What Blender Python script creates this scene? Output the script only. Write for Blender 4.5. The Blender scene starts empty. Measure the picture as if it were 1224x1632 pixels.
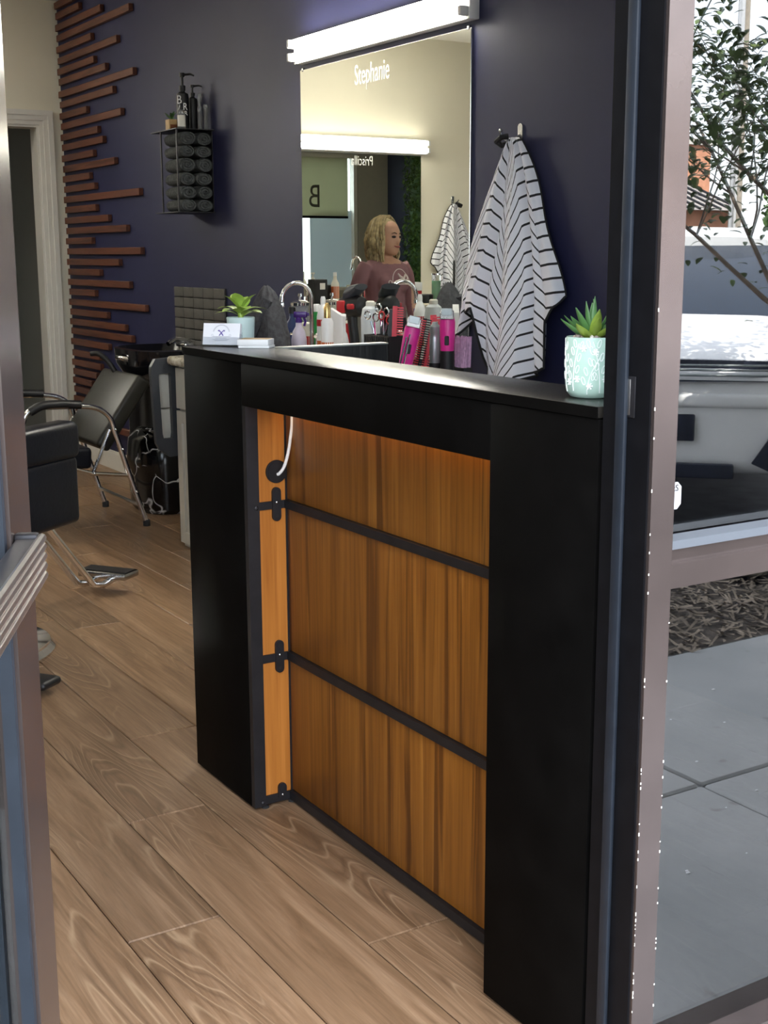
import bpy, bmesh, math, random
from mathutils import Vector, Matrix, noise
PI = math.pi
rnd = random.Random(7)
scn = bpy.context.scene
COL = scn.collection

# ------------------------------------------------------------------ camera
CAM_H = 1.26
YAW, PITCH, ROLL, FPX = 0.5552834539663993, 0.1980645457624401, 0.0038316782304340558, 2051.94
cam_d = bpy.data.cameras.new('camera')
cam = bpy.data.objects.new('camera', cam_d); COL.objects.link(cam)
cam_d.sensor_fit = 'HORIZONTAL'; cam_d.sensor_width = 36.0
cam_d.lens = FPX / 1224 * 36.0
cam_d.clip_start = 0.02; cam_d.clip_end = 300
_f = Vector((math.sin(YAW)*math.cos(PITCH), math.cos(YAW)*math.cos(PITCH), -math.sin(PITCH)))
_r = Vector((math.cos(YAW), -math.sin(YAW), 0)); _d = _f.cross(_r)
_cr = _r*math.cos(ROLL) + _d*math.sin(ROLL); _cd = -_r*math.sin(ROLL) + _d*math.cos(ROLL)
_m = Matrix((( _cr.x, -_cd.x, -_f.x, 0), (_cr.y, -_cd.y, -_f.y, 0), (_cr.z, -_cd.z, -_f.z, CAM_H), (0, 0, 0, 1)))
cam.matrix_world = _m
scn.camera = cam

# ------------------------------------------------------------------ world, sun, exposure
w = bpy.data.worlds.new('sky'); scn.world = w; w.use_nodes = True
nt = w.node_tree; nt.nodes.clear()
wo = nt.nodes.new('ShaderNodeOutputWorld'); bg = nt.nodes.new('ShaderNodeBackground')
sky = nt.nodes.new('ShaderNodeTexSky'); sky.sky_type = 'NISHITA'; sky.sun_disc = False
sky.sun_elevation = math.radians(50); sky.sun_rotation = math.radians(8)
sky.air_density = 1.0; sky.dust_density = 1.2; sky.ozone_density = 1.0
wmix = nt.nodes.new('ShaderNodeMix'); wmix.data_type = 'RGBA'; wmix.inputs['Factor'].default_value = 0.6
nt.links.new(sky.outputs[0], wmix.inputs['A']); wmix.inputs['B'].default_value = (14, 14.5, 15.5, 1)
nt.links.new(wmix.outputs['Result'], bg.inputs[0]); nt.links.new(bg.outputs[0], wo.inputs[0])
bg.inputs[1].default_value = 0.80
sun_d = bpy.data.lights.new('sun', 'SUN'); sun_d.energy = 40; sun_d.angle = 0.009; sun_d.color = (1, .95, .86)
sun = bpy.data.objects.new('sun', sun_d); COL.objects.link(sun)
sun.rotation_euler = Vector((-0.12, -0.63, -0.77)).to_track_quat('-Z', 'Y').to_euler()
vs = scn.view_settings
vs.view_transform = 'Standard'; vs.look = 'None'; vs.gamma = 1.0; vs.use_curve_mapping = False
vs.exposure = 0.1

# ------------------------------------------------------------------ materials
MATS = {}
class NB:
    def __init__(s, name):
        s.m = bpy.data.materials.new(name); s.m.use_nodes = True; s.t = s.m.node_tree
        s.b = s.t.nodes['Principled BSDF']; s.o = s.t.nodes['Material Output']; MATS[name] = s.m
    def n(s, typ, **k):
        x = s.t.nodes.new(typ)
        for a, v in k.items(): setattr(x, a, v)
        return x
    def l(s, a, b): s.t.links.new(a, b)
    def ramp(s, inp, stops):
        r = s.n('ShaderNodeValToRGB'); e = r.color_ramp.elements
        while len(e) < len(stops): e.new(.5)
        for el, (p, c) in zip(e, stops): el.position = p; el.color = (*c, 1) if len(c) == 3 else c
        s.l(inp, r.inputs[0]); return r.outputs[0]
    def coords(s, kind='Object', scale=(1, 1, 1), rnd_off=False):
        if kind == 'World': src = s.n('ShaderNodeNewGeometry').outputs['Position']
        else: src = s.n('ShaderNodeTexCoord').outputs[kind]
        if rnd_off:
            oi = s.n('ShaderNodeObjectInfo'); mu = s.n('ShaderNodeMath', operation='MULTIPLY'); mu.inputs[1].default_value = 37.0
            s.l(oi.outputs['Random'], mu.inputs[0]); ad = s.n('ShaderNodeVectorMath', operation='ADD')
            s.l(src, ad.inputs[0]); s.l(mu.outputs[0], ad.inputs[1]); src = ad.outputs[0]
        mp = s.n('ShaderNodeMapping'); mp.inputs['Scale'].default_value = scale
        s.l(src, mp.inputs[0]); return mp.outputs[0]
    def noise(s, vec, scale, detail=3, rough=.55, dist=0):
        x = s.n('ShaderNodeTexNoise'); x.inputs['Scale'].default_value = scale; x.inputs['Detail'].default_value = detail
        x.inputs['Roughness'].default_value = rough; x.inputs['Distortion'].default_value = dist
        s.l(vec, x.inputs['Vector']); return x.outputs['Fac']
    def mix(s, fac, a, b, blend='MIX'):
        x = s.n('ShaderNodeMix', data_type='RGBA', blend_type=blend)
        for inp, v in (('Factor', fac), ('A', a), ('B', b)):
            i = x.inputs[inp]
            if hasattr(v, 'type') and hasattr(v, 'node'): s.l(v, i)
            else: i.default_value = v if inp == 'Factor' else (*v, 1)
        return x.outputs['Result']
    def bump(s, h, strength=.2, dist=.01):
        x = s.n('ShaderNodeBump'); x.inputs['Strength'].default_value = strength; x.inputs['Distance'].default_value = dist
        s.l(h, x.inputs['Height']); s.l(x.outputs[0], s.b.inputs['Normal'])
    def color(s, c): s.l(c, s.b.inputs['Base Color'])

def P(name, col, rough=.5, metal=0, vary=.0, vscale=20, bump=0, bscale=200, spec=.5, coat=0, trans=0, ior=1.45, alpha=1):
    nb = NB(name); b = nb.b
    b.inputs['Roughness'].default_value = rough; b.inputs['Metallic'].default_value = metal
    b.inputs['Specular IOR Level'].default_value = spec; b.inputs['Coat Weight'].default_value = coat
    b.inputs['Transmission Weight'].default_value = trans; b.inputs['IOR'].default_value = ior
    b.inputs['Base Color'].default_value = (*col, 1)
    v = nb.coords('Object')
    n = nb.noise(v, vscale, 4)
    lo = tuple(max(0, c*(1-vary)) for c in col); hi = tuple(min(1, c*(1+vary)) for c in col)
    nb.color(nb.ramp(n, [(.3, lo), (.7, hi)]))
    if bump: nb.bump(nb.noise(v, bscale, 2), bump, .004)
    return nb.m
def EM(name, col, s):
    nb = NB(name); nb.b.inputs['Base Color'].default_value = (*col, 1)
    nb.b.inputs['Emission Color'].default_value = (*col, 1); nb.b.inputs['Emission Strength'].default_value = s; return nb.m
def GLASS(name, tint, refl, rough=0.0):
    nb = NB(name); t = nb.t; t.nodes.remove(nb.b)
    tr = nb.n('ShaderNodeBsdfTransparent'); tr.inputs[0].default_value = (*tint, 1)
    gl = nb.n('ShaderNodeBsdfGlossy'); gl.inputs['Roughness'].default_value = rough
    mx = nb.n('ShaderNodeMixShader'); mx.inputs[0].default_value = refl
    nb.l(tr.outputs[0], mx.inputs[1]); nb.l(gl.outputs[0], mx.inputs[2]); nb.l(mx.outputs[0], nb.o.inputs[0]); return nb.m

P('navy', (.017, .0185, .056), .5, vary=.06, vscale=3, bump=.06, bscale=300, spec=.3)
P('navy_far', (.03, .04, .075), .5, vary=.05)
P('cream', (.80, .755, .61), .6, vary=.03, vscale=2, bump=.04, bscale=250)
P('beige', (.42, .40, .34), .7, vary=.03)
P('ceiling_white', (.72, .70, .64), .8, vary=.02)
P('hall_grey', (.24, .24, .22), .7, vary=.04, vscale=1)
P('trim_white', (.72, .70, .64), .4, vary=.02)
P('bronze', (.105, .082, .076), .24, metal=.7, vary=.12, vscale=8)
P('dark_frame', (.005, .005, .006), .45, vary=.2, vscale=30, spec=.12)
P('gasket', (.014, .018, .025), .45, vary=.15, spec=.3)
P('alu', (.62, .60, .57), .28, metal=1, vary=.08)
P('chrome', (.86, .86, .87), .07, metal=1, vary=.02)
P('black_lam', (.0035, .0032, .003), .5, vary=.25, vscale=12, spec=.025)
P('metal_dark', (.028, .027, .03), .42, metal=.6, vary=.15)
P('black', (.01, .01, .011), .45, vary=.1)
P('black_gloss', (.006, .006, .008), .12, vary=.1)
P('rubber', (.015, .015, .016), .7)
P('vinyl', (.006, .007, .011), .34, vary=.2, bump=.15, bscale=60, spec=.28)
P('vinyl_grey', (.018, .017, .013), .4, vary=.15, bump=.12, bscale=60, spec=.35)
P('plastic_grey', (.035, .038, .045), .45, vary=.08)
P('white', (.8, .8, .8), .4, vary=.02)
P('white_gloss', (.85, .85, .86), .2, vary=.02)
P('offwhite', (.68, .66, .58), .5, vary=.04)
P('cab_grey', (.50, .485, .43), .45, vary=.03)
P('cab_grey2', (.32, .31, .27), .5, vary=.03)
P('charcoal_cloth', (.055, .056, .063), .95, vary=.3, vscale=60, bump=.5, bscale=160, spec=.1)
P('towel', (.075, .08, .08), 1, vary=.35, vscale=90, bump=.8, bscale=220, spec=.05)
P('purple', (.05, .015, .16), .25, vary=.1)
P('lilac', (.55, .5, .62), .35, vary=.1)
P('lilac_bristle', (.55, .33, .5), .7, vary=.25, vscale=90)
P('green_b', (.03, .28, .07), .3)
P('red', (.42, .025, .03), .3, vary=.15)
P('orange_l', (.5, .12, .04), .4)
P('gold', (.75, .5, .2), .25, metal=.9)
P('amber', (.45, .2, .02), .2)
P('pink', (.75, .03, .3), .32, vary=.08)
P('coral', (.72, .06, .09), .35)
P('steel', (.5, .5, .5), .25, metal=1, vary=.05)
P('silver_can', (.38, .42, .43), .3, metal=.7)
P('clear', (.85, .88, .9), .08, trans=.85, ior=1.2)
P('frost', (.72, .76, .78), .35, trans=.25)
P('blue_dark', (.015, .03, .1), .3)
P('teal_pot', (.42, .58, .49), .35, vary=.05, vscale=6)
P('pot_white', (.85, .9, .86), .45)
P('pale_pot', (.5, .62, .6), .45)
P('soil', (.03, .02, .015), 1)
P('pebble_a', (.42, .34, .28), .6, vary=.3); P('pebble_b', (.25, .2, .18), .6, vary=.3); P('pebble_c', (.6, .55, .48), .6, vary=.2)
P('leaf_lime', (.36, .52, .09), .42, vary=.25, vscale=25)
P('leaf_green', (.07, .17, .05), .4, vary=.35, vscale=20)
P('leaf_yel', (.24, .34, .05), .4, vary=.35, vscale=20)
P('leaf_tree', (.11, .16, .05), .5, vary=.35, vscale=8)
P('leaf_wall', (.13, .24, .06), .5, vary=.5, vscale=8)
P('bark', (.2, .15, .11), .9, vary=.4, vscale=20, bump=.6, bscale=60)
P('wood_pot', (.5, .33, .15), .6, vary=.15)
P('rust', (.2, .06, .015), .5)
P('paper', (.8, .8, .84), .6, vary=.01)
P('ink_purple', (.12, .08, .35), .6); P('ink_grey', (.4, .4, .46), .6)
P('text_white', (.5, .5, .47), .5)
P('letter_shadow', (.1, .1, .08), .6)  # dark tone painted for the letter shadow on the roller shade
P('tile', (.095, .09, .08), .3, vary=.25, vscale=12)
P('skin', (.52, .29, .19), .5, vary=.06, vscale=30)
P('skin_dark', (.25, .11, .075), .5)
P('lip', (.35, .09, .09), .4); P('eye_dark', (.02, .013, .012), .3); P('brow', (.07, .04, .025), .8)
P('hair', (.40, .31, .16), .5, vary=.5, vscale=40)
P('shirt', (.25, .125, .135), .9, vary=.06, vscale=30, bump=.2, bscale=30)
P('pants', (.02, .021, .03), .9)
P('logo', (.72, .62, .58), .7)
P('car_white', (.72, .73, .74), .25, coat=.6, vary=.01)
P('car_glass', (.012, .02, .035), .06, vary=.1, spec=.3)
P('car_dark', (.012, .016, .03), .25, vary=.2)
P('lamp_clear', (.6, .64, .66), .1)
P('brick_far', (.42, .2, .12), .9, vary=.2, vscale=3)
P('roof_far', (.26, .24, .23), .8, vary=.15, vscale=4)
P('pole', (.25, .22, .18), .9, vary=.2)
P('asphalt', (.09, .09, .095), .9, vary=.3, vscale=6, bump=.3, bscale=120)
P('kerb', (.42, .41, .38), .9, vary=.2)
P('mulch', (.06, .048, .038), 1, vary=.6, vscale=30, bump=.8, bscale=70)
P('rock', (.62, .6, .55), .9, vary=.2, vscale=30, bump=.5, bscale=50)  # pale surface of the rock that stands for a sunlit patch
P('chip', (.22, .18, .14), 1, vary=.5, vscale=10)
P('cap_grey', (.09, .10, .115), .4, metal=.2)
P('sticker_white', (.33, .33, .34), .6)
EM('tube', (1.0, .965, .87), 78)
EM('led_strip', (1.0, .55, .2), 30)
EM('fill_glow', (1.0, .95, .84), 6)  # glow of the unseen lamps added as fill
GLASS('shop_glass', (.34, .37, .38), .165)
GLASS('door_glass', (.75, .78, .78), .07)
GLASS('front_glass', (.82, .85, .85), .06)
GLASS('clear_plastic', (.93, .94, .95), .05)
nb = NB('frost_film'); nb.t.nodes.remove(nb.b)
d_ = nb.n('ShaderNodeBsdfDiffuse'); d_.inputs[0].default_value = (.6, .62, .63, 1); t_ = nb.n('ShaderNodeBsdfTranslucent'); t_.inputs[0].default_value = (.55, .6, .62, 1)
mx = nb.n('ShaderNodeMixShader'); mx.inputs[0].default_value = .4
nb.l(d_.outputs[0], mx.inputs[1]); nb.l(t_.outputs[0], mx.inputs[2]); nb.l(mx.outputs[0], nb.o.inputs[0])

# mirror silver
nb = NB('mirror_silver'); nb.b.inputs['Metallic'].default_value = 1; nb.b.inputs['Roughness'].default_value = .0; nb.b.inputs['Base Color'].default_value = (.80, .82, .78, 1)
# shade fabric : lets daylight through
nb = NB('shade_fabric'); nb.t.nodes.remove(nb.b)
d_ = nb.n('ShaderNodeBsdfDiffuse'); d_.inputs[0].default_value = (.55, .54, .42, 1); t_ = nb.n('ShaderNodeBsdfTranslucent'); t_.inputs[0].default_value = (.5, .5, .38, 1)
mx = nb.n('ShaderNodeMixShader'); mx.inputs[0].default_value = .5
nb.l(d_.outputs[0], mx.inputs[1]); nb.l(t_.outputs[0], mx.inputs[2]); nb.l(mx.outputs[0], nb.o.inputs[0])

# floor planks: oak vinyl, grain along world Y
nb = NB('plank')
v = nb.coords('World', (1, 1, 1), rnd_off=True)
def scaled(vec, sc):
    mp = nb.n('ShaderNodeMapping'); mp.inputs['Scale'].default_value = sc; nb.l(vec, mp.inputs[0]); return mp.outputs[0]
g1 = nb.noise(scaled(v, (26, 1.6, 1)), 1.0, 6, .65, 1.2)
g2 = nb.noise(scaled(v, (130, 7, 1)), 1.0, 4, .6)
wv = nb.n('ShaderNodeTexWave', wave_type='BANDS', bands_direction='X'); wv.inputs['Scale'].default_value = 3.0; wv.inputs['Distortion'].default_value = 9.0
wv.inputs['Detail'].default_value = 3; wv.inputs['Detail Scale'].default_value = .9
nb.l(scaled(v, (2.6, .42, 1)), wv.inputs['Vector'])
big = nb.noise(scaled(v, (5, 1.3, 1)), 1.0, 2)
c = nb.ramp(g1, [(.3, (.155, .088, .045)), (.5, (.265, .162, .092)), (.72, (.375, .245, .15))])
c = nb.mix(nb.ramp(g2, [(.4, (0, 0, 0)), (.75, (.45, .45, .45))]), c, (.11, .065, .036))
cn = nb.noise(scaled(v, (7.5, .75, 1)), 1.0, 1.5, .45, .3)
cm = nb.n('ShaderNodeMath', operation='MULTIPLY'); cm.inputs[1].default_value = 26.0; nb.l(cn, cm.inputs[0])
cf = nb.n('ShaderNodeMath', operation='FRACT'); nb.l(cm.outputs[0], cf.inputs[0])
cath = nb.ramp(cf.outputs[0], [(.0, (0, 0, 0)), (.40, (0, 0, 0)), (.5, (1, 1, 1)), (.6, (0, 0, 0))])
cdark = nb.ramp(cf.outputs[0], [(.55, (0, 0, 0)), (.8, (1, 1, 1)), (1, (0, 0, 0))])
msk = nb.ramp(big, [(.47, (0, 0, 0)), (.62, (.62, .62, .62))])
mm = nb.mix(1.0, cath, msk, 'MULTIPLY')
c = nb.mix(nb.mix(1.0, cdark, msk, 'MULTIPLY'), c, (.12, .07, .038))
c = nb.mix(mm, c, (.5, .36, .225))
c = nb.mix(nb.ramp(big, [(.52, (0, 0, 0)), (.75, (.4, .4, .4))]), c, (.12, .07, .04))
oi = nb.n('ShaderNodeObjectInfo')
c = nb.mix(1.0, c, nb.ramp(oi.outputs['Random'], [(0, (.82, .82, .82)), (1, (1.18, 1.16, 1.12))]), 'MULTIPLY')
nb.color(c); nb.b.inputs['Roughness'].default_value = .38; nb.b.inputs['Specular IOR Level'].default_value = .4
nb.bump(g2, .12, .003)

def wood_v(name, dark, mid, light, axis_scale=(40, 40, 1.1), rough=.35, knots=True):
    nb = NB(name); v = nb.coords('World', (1, 1, 1), rnd_off=True)
    def sc(vec, s):
        mp = nb.n('ShaderNodeMapping'); mp.inputs['Scale'].default_value = s; nb.l(vec, mp.inputs[0]); return mp.outputs[0]
    a = nb.noise(sc(v, axis_scale), 1.0, 5, .6, 1.0)
    b = nb.noise(sc(v, tuple(x*.3 for x in axis_scale)), 1.0, 3, .5, 2.2)
    f = nb.noise(sc(v, tuple(x*4 for x in axis_scale)), 1.0, 3, .5)
    c = nb.ramp(a, [(.3, dark), (.5, mid), (.72, light)])
    c = nb.mix(nb.ramp(b, [(.42, (0, 0, 0)), (.62, (.75, .75, .75))]), c, mid)
    c = nb.mix(nb.ramp(b, [(.36, (.8, .8, .8)), (.42, (0, 0, 0))]), c, dark)
    c = nb.mix(nb.ramp(f, [(.5, (0, 0, 0)), (.8, (.5, .5, .5))]), c, dark)
    nb.color(c); nb.b.inputs['Roughness'].default_value = rough; nb.b.inputs['Specular IOR Level'].default_value = .35
    nb.bump(f, .08, .002); return nb.m
wood_v('walnut', (.07, .022, .004), (.215, .078, .011), (.33, .135, .024))
wood_v('walnut_strip', (.26, .085, .014), (.40, .15, .028), (.5, .2, .045))
wood_v('slat_wood', (.05, .016, .009), (.105, .034, .018), (.15, .052, .028), (60, 3, 60), .45)

# black wood-grain top
nb = NB('black_top'); v = nb.coords('World', (60, 5, 1)); n1 = nb.noise(v, 1.0, 5)
nb.color(nb.ramp(n1, [(.3, (.008, .007, .006)), (.7, (.02, .018, .015))])); nb.b.inputs['Roughness'].default_value = .27; nb.bump(n1, .12, .002)
nb = NB('ribbed_black'); v = nb.coords('World', (140, 140, 2)); n1 = nb.noise(v, 1.0, 3)
nb.color(nb.ramp(n1, [(.35, (.004, .004, .004)), (.7, (.022, .02, .018))])); nb.b.inputs['Roughness'].default_value = .5; nb.bump(n1, .4, .003)
# granite
nb = NB('granite'); v = nb.coords('World'); n1 = nb.noise(v, 26, 6, .7); n2 = nb.noise(v, 90, 3)
c = nb.ramp(n1, [(.35, (.2, .16, .11)), (.47, (.5, .45, .35)), (.6, (.66, .62, .52))]); c = nb.mix(nb.ramp(n2, [(.55, (0, 0, 0)), (.7, (.7, .7, .7))]), c, (.2, .17, .13))
nb.color(c); nb.b.inputs['Roughness'].default_value = .2
# black marble
nb = NB('black_marble'); v = nb.coords('World'); vo = nb.n('ShaderNodeTexVoronoi', feature='DISTANCE_TO_EDGE'); vo.inputs['Scale'].default_value = 6.5
nn = nb.n('ShaderNodeTexNoise'); nn.inputs['Scale'].default_value = 5; nb.l(v, nn.inputs['Vector']); av = nb.n('ShaderNodeVectorMath', operation='ADD'); sv = nb.n('ShaderNodeVectorMath', operation='SCALE'); sv.inputs['Scale'].default_value = .35
nb.l(nn.outputs['Color'], sv.inputs[0]); nb.l(v, av.inputs[0]); nb.l(sv.outputs[0], av.inputs[1]); nb.l(av.outputs[0], vo.inputs['Vector'])
k = nb.ramp(vo.outputs['Distance'], [(0, (1, 1, 1)), (.03, (0, 0, 0))]); k2 = nb.ramp(nb.noise(v, 7, 2), [(.42, (0, 0, 0)), (.5, (1, 1, 1))])
nb.color(nb.mix(nb.mix(1.0, k, k2, 'MULTIPLY'), (.004, .004, .005), (.75, .75, .75))); nb.b.inputs['Roughness'].default_value = .16
# concrete walk
nb = NB('concrete'); v = nb.coords('World'); n1 = nb.noise(v, 1.6, 5); n2 = nb.noise(v, 60, 3); n3 = nb.noise(v, 14, 2)
c = nb.ramp(n1, [(.3, (.23, .24, .24)), (.7, (.36, .36, .355))]); c = nb.mix(nb.ramp(n3, [(.68, (0, 0, 0)), (.74, (.7, .7, .7))]), c, (.16, .15, .14))
nb.color(nb.mix(nb.ramp(n2, [(.45, (0, 0, 0)), (.8, (.3, .3, .3))]), c, (.22, .22, .22))); nb.b.inputs['Roughness'].default_value = .9; nb.bump(n2, .3, .004)
# striped cape: phase attribute
nb = NB('cape_stripe'); at = nb.n('ShaderNodeAttribute', attribute_name='phase'); fr = nb.n('ShaderNodeMath', operation='FRACT'); nb.l(at.outputs['Fac'], fr.inputs[0])
c = nb.ramp(fr.outputs[0], [(0, (.008, .008, .01)), (.15, (.008, .008, .01)), (.175, (.8, .8, .86)), (.98, (.8, .8, .86)), (1, (.008, .008, .01))])
nb.color(c); nb.b.inputs['Roughness'].default_value = .8
P('cape_hem', (.01, .01, .012), .8)
# foam of succulents etc done by P

# ------------------------------------------------------------------ mesh builder
class MB:
    def __init__(s): s.v = []; s.f = []; s.sm = []
    def add(s, vs, fs, smooth=False):
        o = len(s.v); s.v += [tuple(p) for p in vs]; s.f += [tuple(i+o for i in f) for f in fs]; s.sm += [smooth]*len(fs); return s
    def box(s, a, b, M=None):
        x0, y0, z0 = a; x1, y1, z1 = b
        vs = [(x0,y0,z0),(x1,y0,z0),(x1,y1,z0),(x0,y1,z0),(x0,y0,z1),(x1,y0,z1),(x1,y1,z1),(x0,y1,z1)]
        if M: vs = [M @ Vector(p) for p in vs]
        return s.add(vs, [(0,3,2,1),(4,5,6,7),(0,1,5,4),(1,2,6,5),(2,3,7,6),(3,0,4,7)])
    def rbox(s, a, b, r=.005, seg=2, M=None):
        bm = bmesh.new(); c = [(a[i]+b[i])/2 for i in range(3)]; d = [abs(b[i]-a[i]) for i in range(3)]
        bmesh.ops.create_cube(bm, size=1.0, matrix=Matrix.Translation(c) @ Matrix.Diagonal((*d, 1)))
        r = min(r, min(d)*.49)
        flat = {f.normal.to_tuple(1) for f in bm.faces}; bmesh.ops.bevel(bm, geom=bm.edges[:], offset=r, segments=seg, profile=.5, affect='EDGES'); bm.normal_update(); sm_ = [max(abs(c_) for c_ in f.normal) < .9999 for f in bm.faces]
        if M: bmesh.ops.transform(bm, matrix=M, verts=bm.verts[:])
        bm.verts.index_update()
        s.add([v.co[:] for v in bm.verts], [[v.index for v in f.verts] for f in bm.faces], True); s.sm[-len(sm_):] = sm_; bm.free(); return s
    def lathe(s, prof, c=(0,0,0), n=20, M=None, cap=True):
        vs = []; fs = []
        for r, z in prof:
            for i in range(n):
                a = 2*PI*i/n; p = Vector((c[0]+r*math.cos(a), c[1]+r*math.sin(a), c[2]+z)); vs.append(M @ p if M else p)
        for j in range(len(prof)-1):
            for i in range(n):
                k = (i+1) % n; fs.append((j*n+i, j*n+k, (j+1)*n+k, (j+1)*n+i))
        if cap:
            fs.append(tuple(range(n-1, -1, -1))); o = (len(prof)-1)*n; fs.append(tuple(range(o, o+n)))
        return s.add(vs, fs, True)
    def tube(s, pts, r, n=8, closed=False, cap=True):
        pts = [Vector(p) for p in pts]; rs = r if isinstance(r, (list, tuple)) else [r]*len(pts)
        m = len(pts); vs = []; fs = []; up = None
        for i, p in enumerate(pts):
            if closed: t = pts[(i+1) % m]-pts[i-1]
            else: t = pts[min(i+1, m-1)]-pts[max(i-1, 0)]
            if t.length < 1e-9: t = Vector((0,0,1))
            t.normalize()
            if up is None:
                up = Vector((0,0,1)) if abs(t.z) < .9 else Vector((1,0,0))
            u = t.cross(up)
            if u.length < 1e-6: u = t.cross(Vector((0,1,0)))
            u.normalize(); w_ = u.cross(t).normalized(); up = w_
            for k in range(n):
                a = 2*PI*k/n; vs.append(p + (u*math.cos(a)+w_*math.sin(a))*rs[i])
        L = m if closed else m-1
        for j in range(L):
            for k in range(n):
                a = (k+1) % n; q = ((j+1) % m)
                fs.append((j*n+k, j*n+a, q*n+a, q*n+k))
        if cap and not closed:
            fs.append(tuple(range(n-1, -1, -1))); o = (m-1)*n; fs.append(tuple(range(o, o+n)))
        return s.add(vs, fs, True)
    def prism(s, poly, z0, z1, M=None, smooth=False):
        n = len(poly); vs = [Vector((x, y, z0)) for x, y in poly]+[Vector((x, y, z1)) for x, y in poly]
        if M: vs = [M @ p for p in vs]
        fs = [tuple(range(n-1, -1, -1)), tuple(range(n, 2*n))]+[(i, (i+1) % n, n+(i+1) % n, n+i) for i in range(n)]
        return s.add(vs, fs, smooth)
    def sphere(s, c, r, n=12, m=8, M=None):
        vs = []; fs = []; rr = r if isinstance(r, (tuple, list)) else (r, r, r)
        for j in range(m+1):
            b = PI*j/m - PI/2
            for i in range(n):
                a = 2*PI*i/n; p = Vector((rr[0]*math.cos(a)*math.cos(b), rr[1]*math.sin(a)*math.cos(b), rr[2]*math.sin(b)))
                if M: p = M @ p
                vs.append(p+Vector(c))
        for j in range(m):
            for i in range(n):
                k = (i+1) % n; fs.append((j*n+i, j*n+k, (j+1)*n+k, (j+1)*n+i))
        return s.add(vs, fs, True)
    def loft(s, rings, cap=True, closed=True):
        n = len(rings[0]); vs = [p for r in rings for p in r]; fs = []
        for j in range(len(rings)-1):
            for i in range(n if closed else n-1):
                k = (i+1) % n; fs.append((j*n+i, j*n+k, (j+1)*n+k, (j+1)*n+i))
        if cap and closed:
            fs.append(tuple(range(n-1, -1, -1))); o = (len(rings)-1)*n; fs.append(tuple(range(o, o+n)))
        return s.add(vs, fs, True)
    def mesh(s, name, origin=(0,0,0), mat=None):
        me = bpy.data.meshes.new(name); o = Vector(origin)
        me.from_pydata([Vector(p)-o for p in s.v], [], s.f)
        me.polygons.foreach_set('use_smooth', s.sm)
        bm = bmesh.new(); bm.from_mesh(me); bmesh.ops.recalc_face_normals(bm, faces=bm.faces[:]); bm.to_mesh(me); bm.free()
        if any(s.sm):
            try: me.set_sharp_from_angle(angle=math.radians(40))
            except Exception: pass
        if mat: me.materials.append(MATS[mat])
        me.update(); return me
    def build(s, name, mat, parent=None, origin=None):
        if origin is None:
            if parent is not None: origin = world_loc(parent)
            else:
                xs = [p[0] for p in s.v]; ys = [p[1] for p in s.v]; zs = [p[2] for p in s.v]
                origin = ((min(xs)+max(xs))/2, (min(ys)+max(ys))/2, min(zs))
        o = bpy.data.objects.new(name, s.mesh(name, origin, mat)); COL.objects.link(o)
        if parent is not None: o.parent = parent
        else: o.location = origin
        return o
def world_loc(o):
    l = Vector(o.location)
    while o.parent: o = o.parent; l = l+Vector(o.location)
    return l
def tag(o, label, cat, group=None):
    o['label'] = label; o['category'] = cat
    if group: o['group'] = group
    return o
def thing(name, label, cat, loc=(0,0,0), group=None):
    o = bpy.data.objects.new(name, None); COL.objects.link(o); o.location = loc; o.empty_display_size = .05
    return tag(o, label, cat, group)
def struct(o): o['kind'] = 'structure'; return o
def copy_tree(o, parent=None):
    c = o.copy(); COL.objects.link(c); c.parent = parent
    for ch in list(o.children): copy_tree(ch, c)
    return c
def RZ(a): return Matrix.Rotation(a, 4, 'Z')
def TR(x, y, z): return Matrix.Translation((x, y, z))
def text_part(body, mat, parent, M, size, name='lettering', ext=.0004, sx=1.0, align='CENTER'):
    cu = bpy.data.curves.new('txt', 'FONT'); cu.body = body; cu.size = size; cu.extrude = ext; cu.align_x = align; cu.resolution_u = 4
    to = bpy.data.objects.new('txt', cu); COL.objects.link(to)
    dg = bpy.context.evaluated_depsgraph_get(); dg.update()
    me = bpy.data.meshes.new_from_object(to.evaluated_get(dg))
    bpy.data.objects.remove(to); bpy.data.curves.remove(cu)
    me.transform(Matrix.Translation(-world_loc(parent)) @ M @ Matrix.Diagonal((sx, 1, 1, 1)))
    me.materials.clear(); me.materials.append(MATS[mat]); me.name = name
    o = bpy.data.objects.new(name, me); COL.objects.link(o); o.parent = parent; return o

# ================================================================== ROOM
XM, YB, XL, YI, YO, ZC = 2.65, 7.98, -3.84, 1.36, 1.262, 2.75
XJ = 1.208      # right jamb reveal
XJL = 0.36      # left jamb edge
# floor slab + planks
fl = struct(MB().box((XL, YI-.1, -.06), (XM+.1, 9.6, -.008)).build('floor', 'black'))
PW, PLN = .1888, 1.22
x0 = .751 - PW*25
pk = {}
def plank_mesh(wd, ln):
    k = (round(wd, 3), round(ln, 3))
    if k not in pk:
        m = MB(); e = .0012; b = .0022
        m.v = [(e,e,-.008),(wd-e,e,-.008),(wd-e,ln-e,-.008),(e,ln-e,-.008),(e,e,-b),(wd-e,e,-b),(wd-e,ln-e,-b),(e,ln-e,-b),
               (e+b,e+b,0),(wd-e-b,e+b,0),(wd-e-b,ln-e-b,0),(e+b,ln-e-b,0)]
        m.f = [(0,1,5,4),(1,2,6,5),(2,3,7,6),(3,0,4,7),(4,5,9,8),(5,6,10,9),(6,7,11,10),(7,4,8,11),(8,9,10,11)]; m.sm = [False]*9
        pk[k] = m.mesh('plank', (0,0,0), 'plank')
    return pk[k]
fw = Vector(fl.location)
i = 0
offs = {0: 2.13, 25: 2.613-PLN*0, }
xx = x0
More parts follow.
